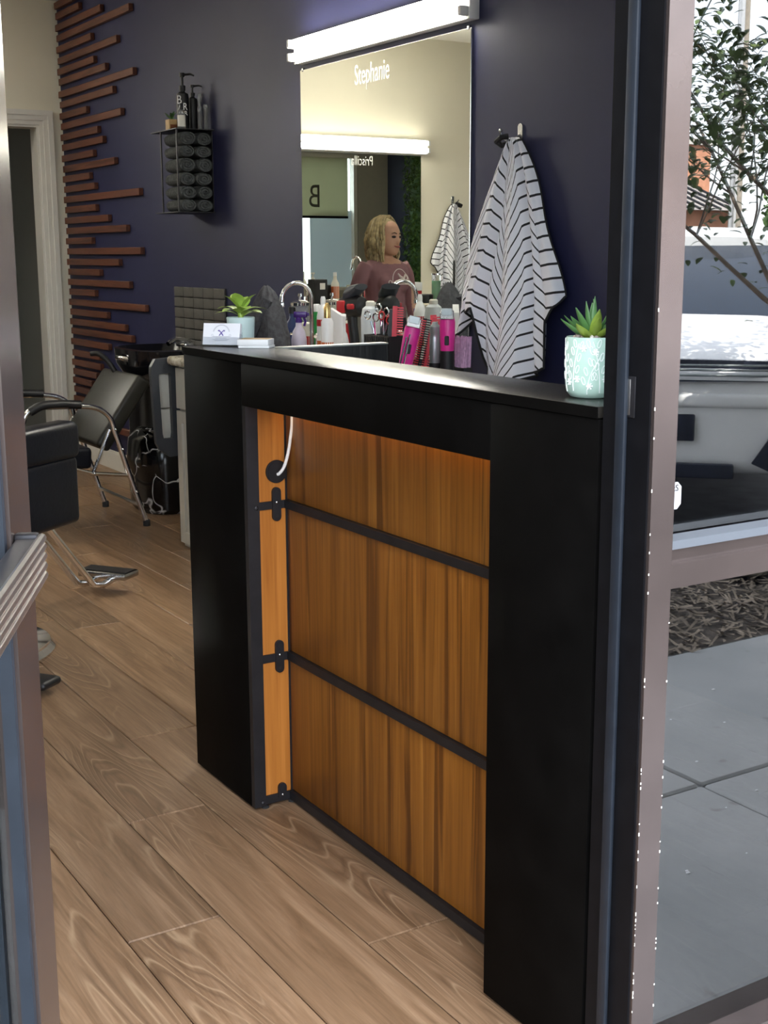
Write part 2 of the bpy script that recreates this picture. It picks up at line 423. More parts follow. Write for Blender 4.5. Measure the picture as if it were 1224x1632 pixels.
while xx < XM:
    if xx+PW > XL:
        # butt-joint offsets measured on the three rows by the desk
        r_ = round((xx-.751)/PW)
        start = {0: 2.123, 1: 2.613, 2: 3.1, -1: 1.66}.get(r_, 1.36+((r_*0.437) % 1)*PLN)
        ys = start
        while ys > YI-.1: ys -= PLN
        while ys < 9.2:
            a = max(ys, YI-.1); b = min(ys+PLN, 9.2); xa = max(xx, XL); xb = min(xx+PW, XM)
            if b-a > .02 and xb-xa > .01:
                o = bpy.data.objects.new('plank', plank_mesh(xb-xa, b-a)); COL.objects.link(o); o.parent = fl; o.location = Vector((xa, a, 0))-fw
            ys += PLN
    xx += PW

wr = struct(MB().box((XM, YI-.1, -.02), (XM+.12, YB+.12, ZC)).build('wall_right', 'navy'))
# back wall with doorway 1.6 .. 2.504
DX0, DX1, DZ = 1.60, 2.50, 2.03
struct(MB().box((XL, YB, -.02), (DX0, YB+.12, ZC)).box((DX1, YB, -.02), (XM, YB+.12, ZC)).box((DX0, YB, DZ), (DX1, YB+.12, ZC)).build('wall_back', 'cream'))
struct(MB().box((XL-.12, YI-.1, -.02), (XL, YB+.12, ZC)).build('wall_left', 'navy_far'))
struct(MB().box((XL-.12, YI-.1, ZC), (XM+.12, 9.7, ZC+.1)).build('ceiling', 'ceiling_white'))
# hallway behind the doorway
struct(MB().box((.4, 9.2, -.02), (XM+.12, 9.3, ZC)).box((XM+.02, YB+.12, -.02), (XM+.12, 9.2, ZC)).box((.4, YB+.12, -.02), (.5, 9.2, ZC)).build('wall_hallway', 'hall_grey'))
# door casing
def casing():
    m = MB()
    for a, b, d in ((0, .025, .012), (.025, .055, .018), (.055, .085, .025)):
        m.box((DX1+a, YB-d, 0), (DX1+b, YB, DZ+b)); m.box((DX0-b, YB-d, 0), (DX0-a, YB, DZ+b)); m.box((DX0-a, YB-d, DZ+a), (DX1+a, YB, DZ+b))
    m.box((DX1-.014, YB-.004, 0), (DX1, YB+.125, DZ)).box((DX0, YB-.004, 0), (DX0+.014, YB+.125, DZ)).box((DX0+.014, YB-.004, DZ-.014), (DX1-.014, YB+.125, DZ)); return m
struct(casing().build('trim_1', 'trim_white'))
struct(MB().box((XM-.014, 5.0, 0), (XM, YB-.03, .095)).box((XM-.009, 5.0, .095), (XM, YB-.03, .11)).build('baseboard_right', 'trim_white'))
struct(MB().box((XL, YB-.014, 0), (DX0-.09, YB, .1)).build('baseboard_back', 'trim_white'))

# facade : wall above door / window and pieces at the sides
WX0, WX1, WZ0, WZ1 = -3.33, -.30, .84, 2.5
struct(MB().box((XL, YI-.12, -.02), (WX0-.06, YI, ZC)).box((WX0-.06, YI-.12, WZ1), (XM, YI, ZC+1.6)).box((WX0-.06, YI-.12, -.02), (WX1+.05, YI, WZ0-.04))
       .box((WX1+.05, YI-.12, -.02), (.20, YI, WZ1)).box((XL, YI-.12, ZC), (WX0, YI, ZC+1.6)).build('wall_front', 'beige'))
struct(MB().box((XM+.0, YI-.1, -.1), (16, YI+.2, ZC+1.6)).build('wall_neighbour', 'beige'))
struct(MB().box((-12, YI-.1, -.1), (XL-.12, YI+.2, ZC+1.6)).build('wall_neighbour_left', 'beige'))
# front window with frame and panes
win = struct(thing('window_1', 'x', 'x', ((WX0+WX1)/2, YI-.06, WZ0)))
del win['label'], win['category']
m = MB(); m.box((WX0-.06, YI-.13, WZ0-.04), (WX1+.05, YI+.03, WZ0)).box((WX0-.06, YI-.11, WZ1-.05), (WX1+.05, YI+.0, WZ1))
for x in (WX0, (WX0+WX1)/2, WX1-.02): m.box((x-.05, YI-.11, WZ0), (x+.0, YI, WZ1-.05))
m.build('window_frame', 'trim_white', win)
for a, b in ((WX0, (WX0+WX1)/2-.05), ((WX0+WX1)/2, WX1-.07)): MB().box((a, YI-.075, WZ0), (b, YI-.07, WZ1-.05)).build('pane', 'front_glass', win)
MB().box((WX0, YI-.069, WZ0), (-2.72, YI-.067, 1.8)).build('privacy_film', 'frost_film', win)
MB().box((-2.30, YI-.069, WZ0), (-1.9, YI-.067, 1.8)).build('privacy_film', 'frost_film', win)

# roller shade in window, shadow of a letter B painted on it
sh = thing('roller_shade', 'half-lowered beige roller shade in front window with a painted dark letter shadow', 'shade', (-2.2, YI+.05, 2.46))
m = MB(); m.box((-3.22, YI+.035, 1.73), (-1.30, YI+.037, 2.45)); m.build('shade_cloth', 'shade_fabric', sh)
MB().tube([(-3.25, YI+.045, 2.47), (-1.26, YI+.045, 2.47)], .03, 12).build('roller', 'trim_white', sh)
MB().box((-3.22, YI+.03, 1.70), (-1.30, YI+.042, 1.73)).build('bottom_bar', 'dark_frame', sh)
text_part('B', 'letter_shadow', sh, TR(-2.74, YI+.0385, 1.835) @ Matrix.Rotation(PI/2, 4, 'X') , .40, sx=.8)  # shadow of the window lettering, painted as dark text on the cloth

# ---------------- storefront frame
jr = struct(MB().box((XJ, YO, -.03), (XJ+.043, YI, 2.5)).build('trim_2', 'bronze'))
MB().box((XJ-.003, YO+.006, 0), (XJ+.0002, YI+.0, 2.45)).build('jamb_liner', 'dark_frame', jr)
m = MB(); m.rbox((XJ-.011, 1.309, 0), (XJ-.003, 1.327, 2.45), .003).box((XJ-.006, 1.3275, 0), (XJ-.003, 1.332, 2.45)); m.build('door_stop', 'gasket', jr)
m = MB(); m.rbox((XJ-.0045, 1.296, 1.04), (XJ-.003, 1.313, 1.096), .001); sp = m.build('strike_plate', 'metal_dark', jr)
MB().rbox((XJ-.0052, 1.305, 1.043), (XJ-.0044, 1.310, 1.092), .0003).build('strike_lip', 'alu', sp)
struct(MB().box((.20, YO, -.03), (XJL, YI, 2.5)).build('trim_3', 'bronze'))
struct(MB().box((.20, YO, 2.15), (XM, YI-.002, 2.52)).build('trim_4', 'bronze'))
# chips of worn paint on the jamb edge
m = MB()
for k in range(46):
    z = rnd.choice((rnd.uniform(.02, .55), rnd.uniform(.02, 1.25))); d = rnd.uniform(.0004, .0014); h = rnd.uniform(.001, .006)
    m.box((XJ-.0004, YO-.0006, z), (XJ+d, YO+.0002, z+h))
for k in range(16):
    z = rnd.uniform(.05, .9); m.box((XJ+.0415, YO-.0006, z), (XJ+.0432, YO+.0002, z+rnd.uniform(.001, .004)))
o = m.build('paint_chips', 'offwhite', jr); o['kind'] = 'stuff'

# right sidelight window: two panes and a rail
w2 = struct(thing('window_2', 'x', 'x', (1.9, 1.31, 0))); del w2['label'], w2['category']
m = MB(); m.box((XJ+.043, YO+.004, .80), (XM, YI, .835)).box((XJ+.043, YO+.014, .835), (XM, YI, .856)); m.build('rail', 'bronze', w2)
MB().box((XJ+.043, YO+.004, .856), (XM, YO+.04, .868)).build('rail_cap', 'cap_grey', w2)
MB().box((XJ+.043, YO, 0), (XM, YI, .05)).build('sill', 'bronze', w2)
MB().box((XJ+.043, 1.307, .868), (XM, 1.313, 2.2)).build('pane', 'shop_glass', w2)
MB().box((XJ+.043, 1.307, .05), (XM, 1.313, .80)).build('pane', 'shop_glass', w2)
# sticker on glass
st = thing('window_sticker', 'small white octagonal sticker stuck on the shop window beside door frame', 'sticker', (1.28, 1.306, .93))
def octo(cx, cz, w_, h, c_): return [(cx-w_+c_, cz-h), (cx+w_-c_, cz-h), (cx+w_, cz-h+c_), (cx+w_, cz+h-c_), (cx+w_-c_, cz+h), (cx-w_+c_, cz+h), (cx-w_, cz+h-c_), (cx-w_, cz-h+c_)]
MX = Matrix(((1, 0, 0, 0), (0, 0, 1, 0), (0, 1, 0, 0), (0, 0, 0, 1)))
MB().prism(octo(1.291, .922, .016, .0195, .007), 1.3055, 1.3065, MX).build('sticker_face', 'sticker_white', st)
text_part('H:S', 'black', st, TR(1.292, 1.3052, .929) @ Matrix.Rotation(PI/2, 4, 'X') , .013)
text_part('K', 'black', st, TR(1.288, 1.3052, .909) @ Matrix.Rotation(PI/2, 4, 'X') , .013)

# ---------------- open entrance door leaf (hinged on left jamb, swung outward)
HX, HY = .341, 1.255
DA = math.atan2(-.90, -.43)       # direction of leaf from hinge
LM = TR(HX, HY, 0) @ RZ(DA)       # local x along leaf; local +y = face to the room / right side
dl = struct(thing('door_2', 'x', 'x', (HX, HY, .01))); del dl['label'], dl['category']
m = MB(); m.box((.0, -.022, .012), (.11, .022, 2.12), LM); m.build('hinge_stile', 'bronze', dl)
MB().box((.80, -.022, .012), (.88, .022, 2.12), LM).build('latch_stile', 'bronze', dl)
MB().box((.11, -.022, .012), (.80, .022, .22), LM).build('bottom_rail', 'bronze', dl)
MB().box((.11, -.022, 2.02), (.80, .022, 2.12), LM).build('top_rail', 'bronze', dl)
m = MB(); 
for s in (-1, 1): m.box((.11, s*.012-.006, .22), (.122, s*.012+.006, 2.02), LM)
m.build('glazing_bead', 'gasket', dl)
MB().box((.122, -.003, .22), (.80, .003, 2.02), LM).build('pane', 'door_glass', dl)
# push bar : ribbed aluminium
pb = MB(); pb.rbox((.10, .024, .966), (.80, .046, 1.006), .003, 2, LM)
pbo = pb.build('push_bar', 'metal_dark', dl)
for z in (.970, .979, .988, .997, 1.005):
    m = MB(); m.tube([LM @ Vector((.095, .047, z)), LM @ Vector((.80, .047, z))], .0042, 8); m.build('rib', 'alu', pbo)
m = MB(); m.rbox((.085, .022, .963), (.10, .044, 1.009), .003, 2, LM); m.build('end_cap', 'metal_dark', pbo)

# ================================================================== RECEPTION DESK
FX, PX = 1.208, 1.312
YA, YP, YQ, YE = 2.842, 2.533, 1.629, 1.372   # far end, left pillar edge, right pillar edge, near end
ZT = 1.048
dk = thing('reception_desk', 'tall black reception desk with lit walnut panelled recess beside the entrance', 'desk', (1.35, 2.1, 0))
m = MB(); m.rbox((FX-.002, YE, ZT-.017), (1.37, YA+.002, ZT), .002); m.build('desk_top', 'black_top', dk)
MB().box((FX-.0032, YE, ZT-.017), (FX-.002, YA+.002, ZT-.0008)).build('top_edge_band', 'black_lam', dk)
m = MB(); m.rbox((1.371, 2.668, .02), (1.668, 2.70, ZT-.002), .002); m.build('return_panel', 'ribbed_black', dk)
MB().box((1.371, 2.667, ZT-.0035), (1.669, 2.701, ZT)).build('edge_band', 'alu', dk)
m = MB(); m.rbox((FX, YP+.001, .006), (1.34, YA, ZT-.018), .0015); m.build('pillar', 'black_lam', dk)
m = MB(); m.rbox((FX, YE, .006), (1.34, YQ-.001, ZT-.018), .0015); m.build('pillar', 'black_lam', dk)
m = MB(); m.rbox((FX, YQ, .937), (1.30, YP, ZT-.018), .0015); m.build('fascia', 'black_lam', dk)
# recess frame posts
m = MB(); m.box((FX+.001, YP-.016, .006), (FX+.030, YP+.0, .937)); m.build('frame_post', 'metal_dark', dk)
m = MB(); m.box((PX-.004, YP-.006, .02), (PX+.002, YP-.0005, .937)); m.build('corner_post', 'metal_dark', dk)
MB().box((FX+.03, YP-.004, .02), (PX-.004, YP-.0005, .937)).build('side_strip', 'walnut_strip', dk)
# three walnut panels with rails between
rails = [(.006, .026), (.347, .366), (.702, .720)]
zs = [(.026, .347), (.366, .702), (.720, .965)]
for a, b in zs:
    m = MB(); m.rbox((PX, YQ-.02, a+.001), (PX+.016, YP-.006, b-.001), .001); m.build('panel', 'walnut', dk)
for a, b in rails:
    MB().box((PX-.009, YQ-.02, a), (PX+.01, YP-.006, b)).build('rail', 'metal_dark', dk)
    # strap on the side strip with bracket
    st_ = MB().box((FX+.031, YP-.0085, a), (PX-.005, YP-.0045, b)).build('strap', 'metal_dark', dk)
    zc = (a+b)/2; xc_ = 1.284
    m = MB(); pts = []
    lo, hi = (zc-.037, zc+.040) if a > .1 else (zc, zc+.034)
    for k in range(9): an = PI*k/8; pts.append((xc_+.0105*math.cos(an), hi-.0105+.0105*math.sin(an)))
    if a > .1:
        for k in range(9): an = PI+PI*k/8; pts.append((xc_+.0105*math.cos(an), lo+.0105+.0105*math.sin(an)))
    else: pts += [(xc_-.0105, lo), (xc_+.0105, lo)]
    m.prism(pts, YP-.011, YP-.0045, MX); br = m.build('bracket', 'metal_dark', dk)
    for zz in ([hi-.012, lo+.012] if a > .1 else [hi-.012]): MB().tube([(xc_, YP-.0112, zz), (xc_, YP-.0108, zz)], .0038, 10).build('screw_hole', 'black', br)
    MB().sphere((xc_, YP-.0112, zc+.006), (.003, .0015, .003), 8, 6).build('screw', 'steel', br)
    if a != .347: MB().sphere((FX+.022, YP-.017, zc-.001), (.0055, .0025, .0055), 10, 6).build('bolt', 'metal_dark', dk)
# grommet, cable, LED
m = MB(); m.tube([(1.286, YP-.0085, .786), (1.286, YP-.0045, .786)], .026, 24).tube([(1.286, YP-.010, .786), (1.286, YP-.0085, .786)], .022, 24); g = m.build('cable_grommet', 'metal_dark', dk)
MB().tube([(1.290, YP-.0103, .778), (1.290, YP-.0098, .778)], .008, 12).build('cable_hole', 'black', g)
m = MB(); P0 = [(1.311, YP-.035, .95), (1.312, YP-.036, .90), (1.308, YP-.034, .86), (1.303, YP-.030, .825), (1.296, YP-.024, .797), (1.289, YP-.016, .783), (1.287, YP-.011, .780)]
def smooth(pts, n=6):
    pts = [Vector(p) for p in pts]; out = []
    for i in range(len(pts)-1):
        a = pts[max(i-1, 0)]; b = pts[i]; c_ = pts[i+1]; d = pts[min(i+2, len(pts)-1)]
        for k in range(n):
            t = k/n; out.append(.5*((2*b)+(c_-a)*t+(2*a-5*b+4*c_-d)*t*t+(3*b-a-3*c_+d)*t*t*t))
    out.append(pts[-1]); return out
m.tube(smooth(P0), .0036, 10); m.build('led_cable', 'white', dk)
MB().box((1.296, YQ+.02, .943), (1.304, YP-.03, .947)).build('led_strip', 'led_strip', dk)
for y in (YP-.01, YP+.15, YA-.02, YQ, YE+.03):
    for x in (FX+.03, PX-.004):
        MB().lathe([(.009, 0), (.009, .004), (.006, .006)], (x, y, 0), 12).build('levelling_foot', 'rubber', dk)

# ---------------- things on desk
def leaf_mesh(L, W, bend, fold=.25, n=7, thick=0):
    """leaf from origin along +x, curling downward; returns MB"""
    m = MB(); rows = []
    for i in range(n+1):
        t = i/n; wd = W*math.sin(PI*min(1, t*.93+.05))**.75*(.98 if t < .98 else .2)
        if t > .97: wd = W*.04
        x = L*t*(1-abs(bend)*.25*t); z = L*(-bend*t*t)
        rows.append([(x, -wd/2, z+fold*wd*.5), (x, 0, z), (x, wd/2, z+fold*wd*.5)])
    vs = [p for r in rows for p in r]; fs = []
    for i in range(n):
        for k in range(2): fs.append((i*3+k, i*3+k+1, i*3+k+4, i*3+k+3))
    m.add(vs, fs, True); return m
def put_leaf(name, mat, parent, at, yaw, pitch, L, W, bend, fold=.25):
    M = TR(*at) @ RZ(yaw) @ Matrix.Rotation(-pitch, 4, 'Y')
    m = leaf_mesh(L, W, bend, fold); m.v = [tuple(M @ Vector(p)) for p in m.v]
    return m.build(name, mat, parent)
# small lime plant in pale pot
pl = thing('potted_plant', 'small lime-green leafy plant in a pale blue-green pot behind the card holder', 'plant', (1.342, 2.806, ZT))
m = MB(); m.lathe([(.026, 0), (.030, .004), (.034, .064), (.032, .066), (.030, .055)], (1.342, 2.806, ZT), 24); m.build('pot', 'pale_pot', pl)
MB().lathe([(.029, 0), (.029, .004)], (1.342, 2.806, ZT+.052), 20).build('soil', 'soil', pl)
MB().tube([(1.342, 2.806, ZT+.055), (1.342, 2.806, ZT+.075)], .007, 8).build('stem', 'leaf_lime', pl)
for k in range(13):
    a = k*2.4+.3; inner = k > 7
    put_leaf('leaf', 'leaf_lime', pl, (1.342+.004*math.cos(a), 2.806+.004*math.sin(a), ZT+.066+.002*k), a, 1.0 if inner else .62, rnd.uniform(.042, .052) if inner else rnd.uniform(.055, .066), rnd.uniform(.030, .036), .25 if inner else .5, .18)
# business card holder
ch = thing('card_holder', 'clear card holder with white business cards printed with a purple emblem', 'card holder', (1.29, 2.785, ZT))
CH = TR(1.274, 2.776, ZT) @ RZ(math.radians(-47)) @ Matrix.Rotation(math.radians(-14), 4, 'X')
# local x right along card, y away from viewer, z up
m = MB(); m.rbox((-.046, -.001, .004), (.046, .010, .055), .0006, 1, CH); cards = m.build('business_cards', 'paper', ch)
m = MB(); m.box((-.048, -.0045, .001), (.048, -.0025, .022), CH).box((-.048, .011, .001), (.048, .013, .036), CH).box((-.048, -.0045, .0), (.048, .013, .002), CH).box((-.049, -.0045, .0), (-.0475, .013, .03), CH).box((.0475, -.0045, .0), (.049, .013, .03), CH)
m.build('holder', 'clear_plastic', ch)
m = MB()
def arc(cx, cz, r, a0, a1, n=14): return [CH @ Vector((cx+r*math.cos(a0+(a1-a0)*k/n), -.0014, cz+r*math.sin(a0+(a1-a0)*k/n))) for k in range(n+1)]
m.tube(arc(0, .030, .020, .25, PI-.25), .0004, 5); m.tube(arc(0, .030, .0215, .25, PI-.25), .0003, 5)
for zz, hw in ((.0235, .020), (.0195, .014), (.0168, .021), (.0145, .016)): m.tube([CH @ Vector((-hw, -.0014, zz)), CH @ Vector((hw, -.0014, zz))], .00045, 5)
m.tube(arc(-.022, .026, .0025, 0, 6.2), .0003, 5); m.tube(arc(.022, .026, .0025, 0, 6.2), .0003, 5)
m.build('card_print', 'ink_grey', cards)
m = MB()
for s in (-1, 1):
    m.tube([CH @ Vector((s*x, -.0015, z)) for x, z in ((-.005, .0255), (-.001, .031), (.002, .0345), (.0065, .0385), (.0085, .0375), (.0065, .0355))], [.0012, .0013, .0011, .0012, .001, .0006], 6)
m.build('card_emblem', 'ink_purple', cards)
# white box
bx = thing('card_box', 'small shallow white cardboard box with orange-brown top lying next to card holder', 'box', (1.335, 2.705, ZT))
BM = TR(1.330, 2.700, ZT) @ RZ(math.radians(-42))
m = MB(); m.rbox((-.037, -.025, 0), (.037, .025, .006), .001, 1, BM); m.build('tray', 'white', bx)
m = MB(); m.rbox((-.039, -.026, .006), (.035, .027, .020), .0015, 2, BM); m.build('lid', 'white', bx)
MB().box((-.034, -.018, .0201), (.031, .023, .0208), BM).build('label_print', 'wood_pot', bx)
# succulent in mint pot
sp_ = thing('succulent_pot', 'green succulent on pebbles in a mint pot with white floral relief', 'plant', (1.275, 1.480, ZT))
SC = Vector((1.278, 1.472, ZT))
m = MB(); prof = [(.020, 0), (.030, .002), (.0365, .010), (.0385, .022), (.0392, .05), (.0385, .088), (.0375, .0905), (.035, .089), (.0345, .080)]
m.lathe(prof, SC, 40); pot = m.build('pot', 'teal_pot', sp_)
def on_pot(a, z, off=.0003):
    for (r0, z0), (r1, z1) in zip(prof, prof[1:]):
        if z0 <= z <= z1: r = r0+(r1-r0)*(z-z0)/(z1-z0+1e-9); break
    else: r = .039
    return SC+Vector(((r+off)*math.cos(a), (r+off)*math.sin(a), z))
m = MB(); a0 = math.atan2(-SC.y, -SC.x)
for base, zb, h, lean in ((-.75, .012, .07, .25), (-.15, .008, .055, .5), (.35, .01, .075, -.3), (.8, .012, .06, .2), (-1.2, .01, .07, -.2)):
    stem = [on_pot(a0+base+lean*t*t, zb+h*t) for t in [k/8 for k in range(9)]]; m.tube(stem, .00075, 5)
    for k in range(2, 9):
        t = k/8; s = 1 if k % 2 else -1; ca = a0+base+lean*t*t+s*.17; cz = min(.082, zb+h*t+.006)
        loop = [on_pot(ca+.085*math.cos(q)*.9, cz+.0052*math.sin(q)+.003*math.cos(q)*s) for q in [2*PI*j/10 for j in range(10)]]
        m.tube(loop, .0006, 5, closed=True)
for fa, fz in ((-.55, .03), (-.05, .02), (.15, .07), (-.95, .025), (.55, .03), (-.3, .075)):
    for j in range(6):
        q = 2*PI*j/6; m.tube([on_pot(a0+fa, fz), on_pot(a0+fa+.12*math.cos(q), min(.084, max(.004, fz+.005*math.sin(q))))], [.0006, .0016], 5)
m.build('floral_relief', 'pot_white', pot)
MB().lathe([(.034, 0), (.034, .004)], SC+Vector((0, 0, .084)), 24).build('soil', 'soil', sp_)
pb_ = [MB().sphere((0, 0, 0), (.0042, .0034, .0026), 8, 6).mesh('pebble', (0, 0, 0), k) for k in ('pebble_a', 'pebble_b', 'pebble_c')]
for k in range(60):
    r = .031*math.sqrt(rnd.random()); a = rnd.random()*6.28
    o = bpy.data.objects.new('pebble', pb_[k % 3]); COL.objects.link(o); o.parent = sp_
    o.location = SC+Vector((r*math.cos(a), r*math.sin(a), .0895+rnd.uniform(0, .002)))-Vector(sp_.location); o.rotation_euler = (rnd.uniform(-.3, .3), rnd.uniform(-.3, .3), rnd.random()*6)
def succ_leaf(yaw, pitch, L, W, mat, at):
    m = MB(); rings = []; n = 10
    M = TR(*at) @ RZ(yaw) @ Matrix.Rotation(-pitch, 4, 'Y')
    for i in range(n+1):
        t = i/n; wd = W*(.55+.9*t-1.45*t*t*t)*.9 if t < .95 else W*.04; wd = max(wd, W*.03); th = max(.0035*(1-t*.85), .0006)
        x = L*t; z = L*.22*t*t
        rings.append([M @ Vector((x, wd/2*math.cos(q), z+th*math.sin(q)+.22*wd*math.cos(q)**2)) for q in [2*PI*j/10 for j in range(10)]])
    m.loft(rings); return m.build('leaf', mat, sp_)
C0 = SC+Vector((0, 0, .084))
for k, (a, p, L, W) in enumerate([(2.9, .35, .060, .022), (3.6, .22, .064, .024), (4.2, .45, .055, .024), (2.3, .5, .055, .022), (1.6, .4, .058, .022), (.8, .35, .055, .022), (0, .4, .056, .022), (5.3, .4, .055, .024), (4.75, .3, .05, .024),
                                  (3.2, .75, .058, .021), (4.4, .85, .052, .023), (1.9, .8, .055, .02), (.5, .8, .052, .02), (5.6, .85, .05, .021), (3.0, 1.15, .058, .016), (4.8, 1.3, .064, .015), (1.0, 1.2, .055, .015), (5.9, 1.35, .06, .014)]):
    succ_leaf(a, p, L, W, ('leaf_yel' if k in (2, 8, 10, 1) else 'leaf_green'), C0)

# ================================================================== SLAT WALL ART
SL = [(2.716,7.2),(2.655,7.52),(2.59,7.17),(2.529,6.74),(2.465,7.34),(2.399,6.94),(2.339,7.31),(2.279,7.13),(2.208,6.72),(2.147,7.03),(2.082,7.47),(2.021,6.92),(1.958,7.3),(1.898,7.22),(1.834,7.39),(1.771,7.05),(1.712,7.47),(1.651,7.39),(1.59,6.7),(1.529,7.39),(1.465,7.19),(1.403,6.91),(1.342,7.48),(1.28,6.71),(1.217,7.05),(1.157,7.37),(1.095,6.9),(1.036,7.47),(0.973,6.68),(0.913,7.28),(.853,7.0),(0.796,6.9),(0.73,7.28),(0.66,7.44),(0.601,7.43),(0.543,7.51),(0.488,7.6),(0.433,7.4),(.372,7.2),(.31,7.5),(.25,7.0),(.19,7.4)]
sa = thing('wood_slat_art', 'uneven horizontal red-brown wooden slats fixed to navy wall at the corner', 'wall decoration', (XM, 7.4, .19))
for k, (z, ye) in enumerate(SL):
    ys = 7.935 if k % 2 else 7.95
    MB().rbox((XM-.026, ye, z-.019), (XM-.001, ys, z+.019), .002, 1).build('slat', 'slat_wood', sa)

# ================================================================== WALL RACK WITH TOWELS
RX0, RY0, RY1, RZ0, RZ1 = 2.475, 5.80, 5.985, 1.458, 1.832
rk = thing('towel_rack', 'black metal wall rack with shelf top holding rolled towels', 'rack', (2.56, 5.9, RZ0))
MB().box((2.455, 5.775, RZ1), (XM, 6.09, RZ1+.004)).build('shelf_plate', 'black', rk)
MB().box((2.455, 5.785, RZ0-.004), (XM, 6.06, RZ0)).build('bottom_plate', 'black', rk)
for y in (RY0+.004, RY1+.01): MB().box((RX0-.008, y-.004, RZ0), (RX0-.002, y+.004, RZ1)).build('bar', 'metal_dark', rk)
MB().box((XM-.003, RY0, RZ0), (XM, RY1+.02, RZ1)).build('back_plate', 'black', rk)
def towel(cx, cz, rx, rz, turn, y0, y1, lab):
    m = MB(); n = 20; rings = []
    for y, k in ((y0+.006, .90), (y0, .97), (y0+.012, 1.0), (y0+.05, 1.02), (y1-.02, 1.0), (y1, .93)):
        rings.append([(cx+rx*k*math.cos(2*PI*i/n)*(1+.03*math.sin(3*2*PI*i/n+turn)), y, cz+rz*k*math.sin(2*PI*i/n)) for i in range(n)])
    m.loft(rings); o = m.build('rolled_towel', 'towel'); tag(o, lab, 'towel', 'rolled towels in the wall rack')
    m = MB(); sp = []
    for i in range(40):
        t = i/39; a = turn+t*4.2*PI; r = .12+.74*t; sp.append((cx+rx*r*math.cos(a), y0+.002-.003*(1-t), cz+rz*r*math.sin(a)))
    m.tube(sp, .0042, 6); m.build('roll_edge', 'towel', o)
hs = [.058, .062, .062, .066, .056, .062]; z_ = RZ0+.001
for r_i, h in enumerate(hs):
    sp2 = (.088, .082) if r_i % 2 else (.080, .090)
    xs_ = RX0+.002
    for c_i in range(2):
        wd = sp2[c_i]; cx = xs_+wd/2; xs_ += wd
        towel(cx, z_+h/2, wd*.485, h*.488, rnd.random()*6, RY0+rnd.uniform(-.012, .006), RY1, 'charcoal rolled towel in the rack, %s, %s' % (('bottom row', 'second row from bottom', 'third row from bottom', 'fourth row from bottom', 'second row from top', 'top row under shelf')[r_i], ('behind the black bars', 'against the navy wall')[c_i]))
    z_ += h
ZS = RZ1+.004
def pump_bottle(name, label, c, r, h, mat, capm='black', ph=.05, group=None, txt=None):
    t = thing(name, label, 'bottle', c, group); x, y, z = c
    MB().lathe([(r*.95, 0), (r, .004), (r, h*.84), (r*.9, h*.92), (r*.42, h*.97), (r*.4, h)], c, 20).build('body', mat, t)
    MB().lathe([(r*.5, 0), (r*.5, ph*.28), (r*.2, ph*.3), (r*.2, ph*.75), (r*.4, ph*.78), (r*.42, ph)], (x, y, z+h), 14).build('pump', capm, t)
    MB().tube([(x, y, z+h+ph*.9), (x+r*1.0, y-r*1.1, z+h+ph*.92), (x+r*1.35, y-r*1.5, z+h+ph*.82)], [r*.2, r*.17, r*.12], 8).build('nozzle', capm, t)
    return t
b1 = pump_bottle('pump_bottle', 'tall black pump bottle with white block letters on the wall rack', (2.548, 5.90, ZS), .030, .182, 'black', ph=.08)
fd = math.atan2(-5.9, -2.55)  # facing camera
def face_text(parent, s, c, r, z, size, mat='white', da=0, sx=1.0):
    a = fd+da; M = TR(c[0]+(r+.0008)*math.cos(a), c[1]+(r+.0008)*math.sin(a), z) @ RZ(a+PI/2) @ Matrix.Rotation(PI/2, 4, 'X')
    text_part(s, mat, parent, M, size, sx=sx)
face_text(b1, 'B', (2.548, 5.90), .030, ZS+.120, .056, da=-.55, sx=.9)
face_text(b1, 'AR', (2.548, 5.90), .030, ZS+.092, .046, da=-.02, sx=.75)
face_text(b1, 'BER', (2.548, 5.90), .030, ZS+.068, .028, da=.0, sx=.9)
m = MB()
for k in range(6):
    a = fd-.5; m.box((-.006, -.0005, ZS+.02+k*.007), (.006, .0005, ZS+.0235+k*.007), TR(2.548+.0305*math.cos(a), 5.90+.0305*math.sin(a), 0) @ RZ(a+PI/2))
m.build('print_lines', 'text_white', b1)
pump_bottle('pump_bottle', 'slimmer plain black pump bottle behind the lettered one on wall rack', (2.612, 5.93, ZS), .024, .165, 'black', ph=.05)
def trigger_bottle(name, label, c, r, h, body, head, liquid=None, yaw=None, lab=None):
    t = thing(name, label, 'bottle', c); x, y, z = c; a = fd+PI/2 if yaw is None else yaw
    MB().lathe([(r*.94, 0), (r, .004), (r, h*.62), (r*.8, h*.8), (r*.42, h*.92), (r*.4, h)], c, 18).build('body', body, t)
    if liquid: MB().lathe([(r*1.01, .003), (r*1.015, h*.30)], c, 18).build('liquid', liquid, t)
    M = TR(x, y, z+h) @ RZ(a); s = r/.028
    m = MB(); m.lathe([(.012*s, 0), (.012*s, .012*s), (.009*s, .014*s), (.009*s, .022*s)], (0, 0, 0), 12, M); m.rbox((-.018*s, -.009*s, .018*s), (.03*s, .009*s, .040*s), .004*s, 2, M); m.rbox((.03*s, -.005*s, .024*s), (.038*s, .005*s, .036*s), .002*s, 1, M)
    hd = m.build('spray_head', head, t)
    m = MB(); m.tube([M @ Vector(p) for p in ((.018*s, 0, .02*s), (.024*s, 0, .004*s), (.019*s, 0, -.012*s))], .0042*s, 8); m.build('trigger', head, hd)
    return t
t = thing('spray_bottle', 'small clear bottle with pale label and black sprayer on wall rack', 'bottle', (2.50, 5.81, ZS))
MB().lathe([(.017, 0), (.018, .003), (.018, .068), (.012, .08), (.008, .084)], (2.50, 5.81, ZS), 18).build('body', 'clear', t)
MB().lathe([(.0183, .010), (.0183, .06)], (2.50, 5.81, ZS), 18, cap=False).build('label_band', 'offwhite', t)
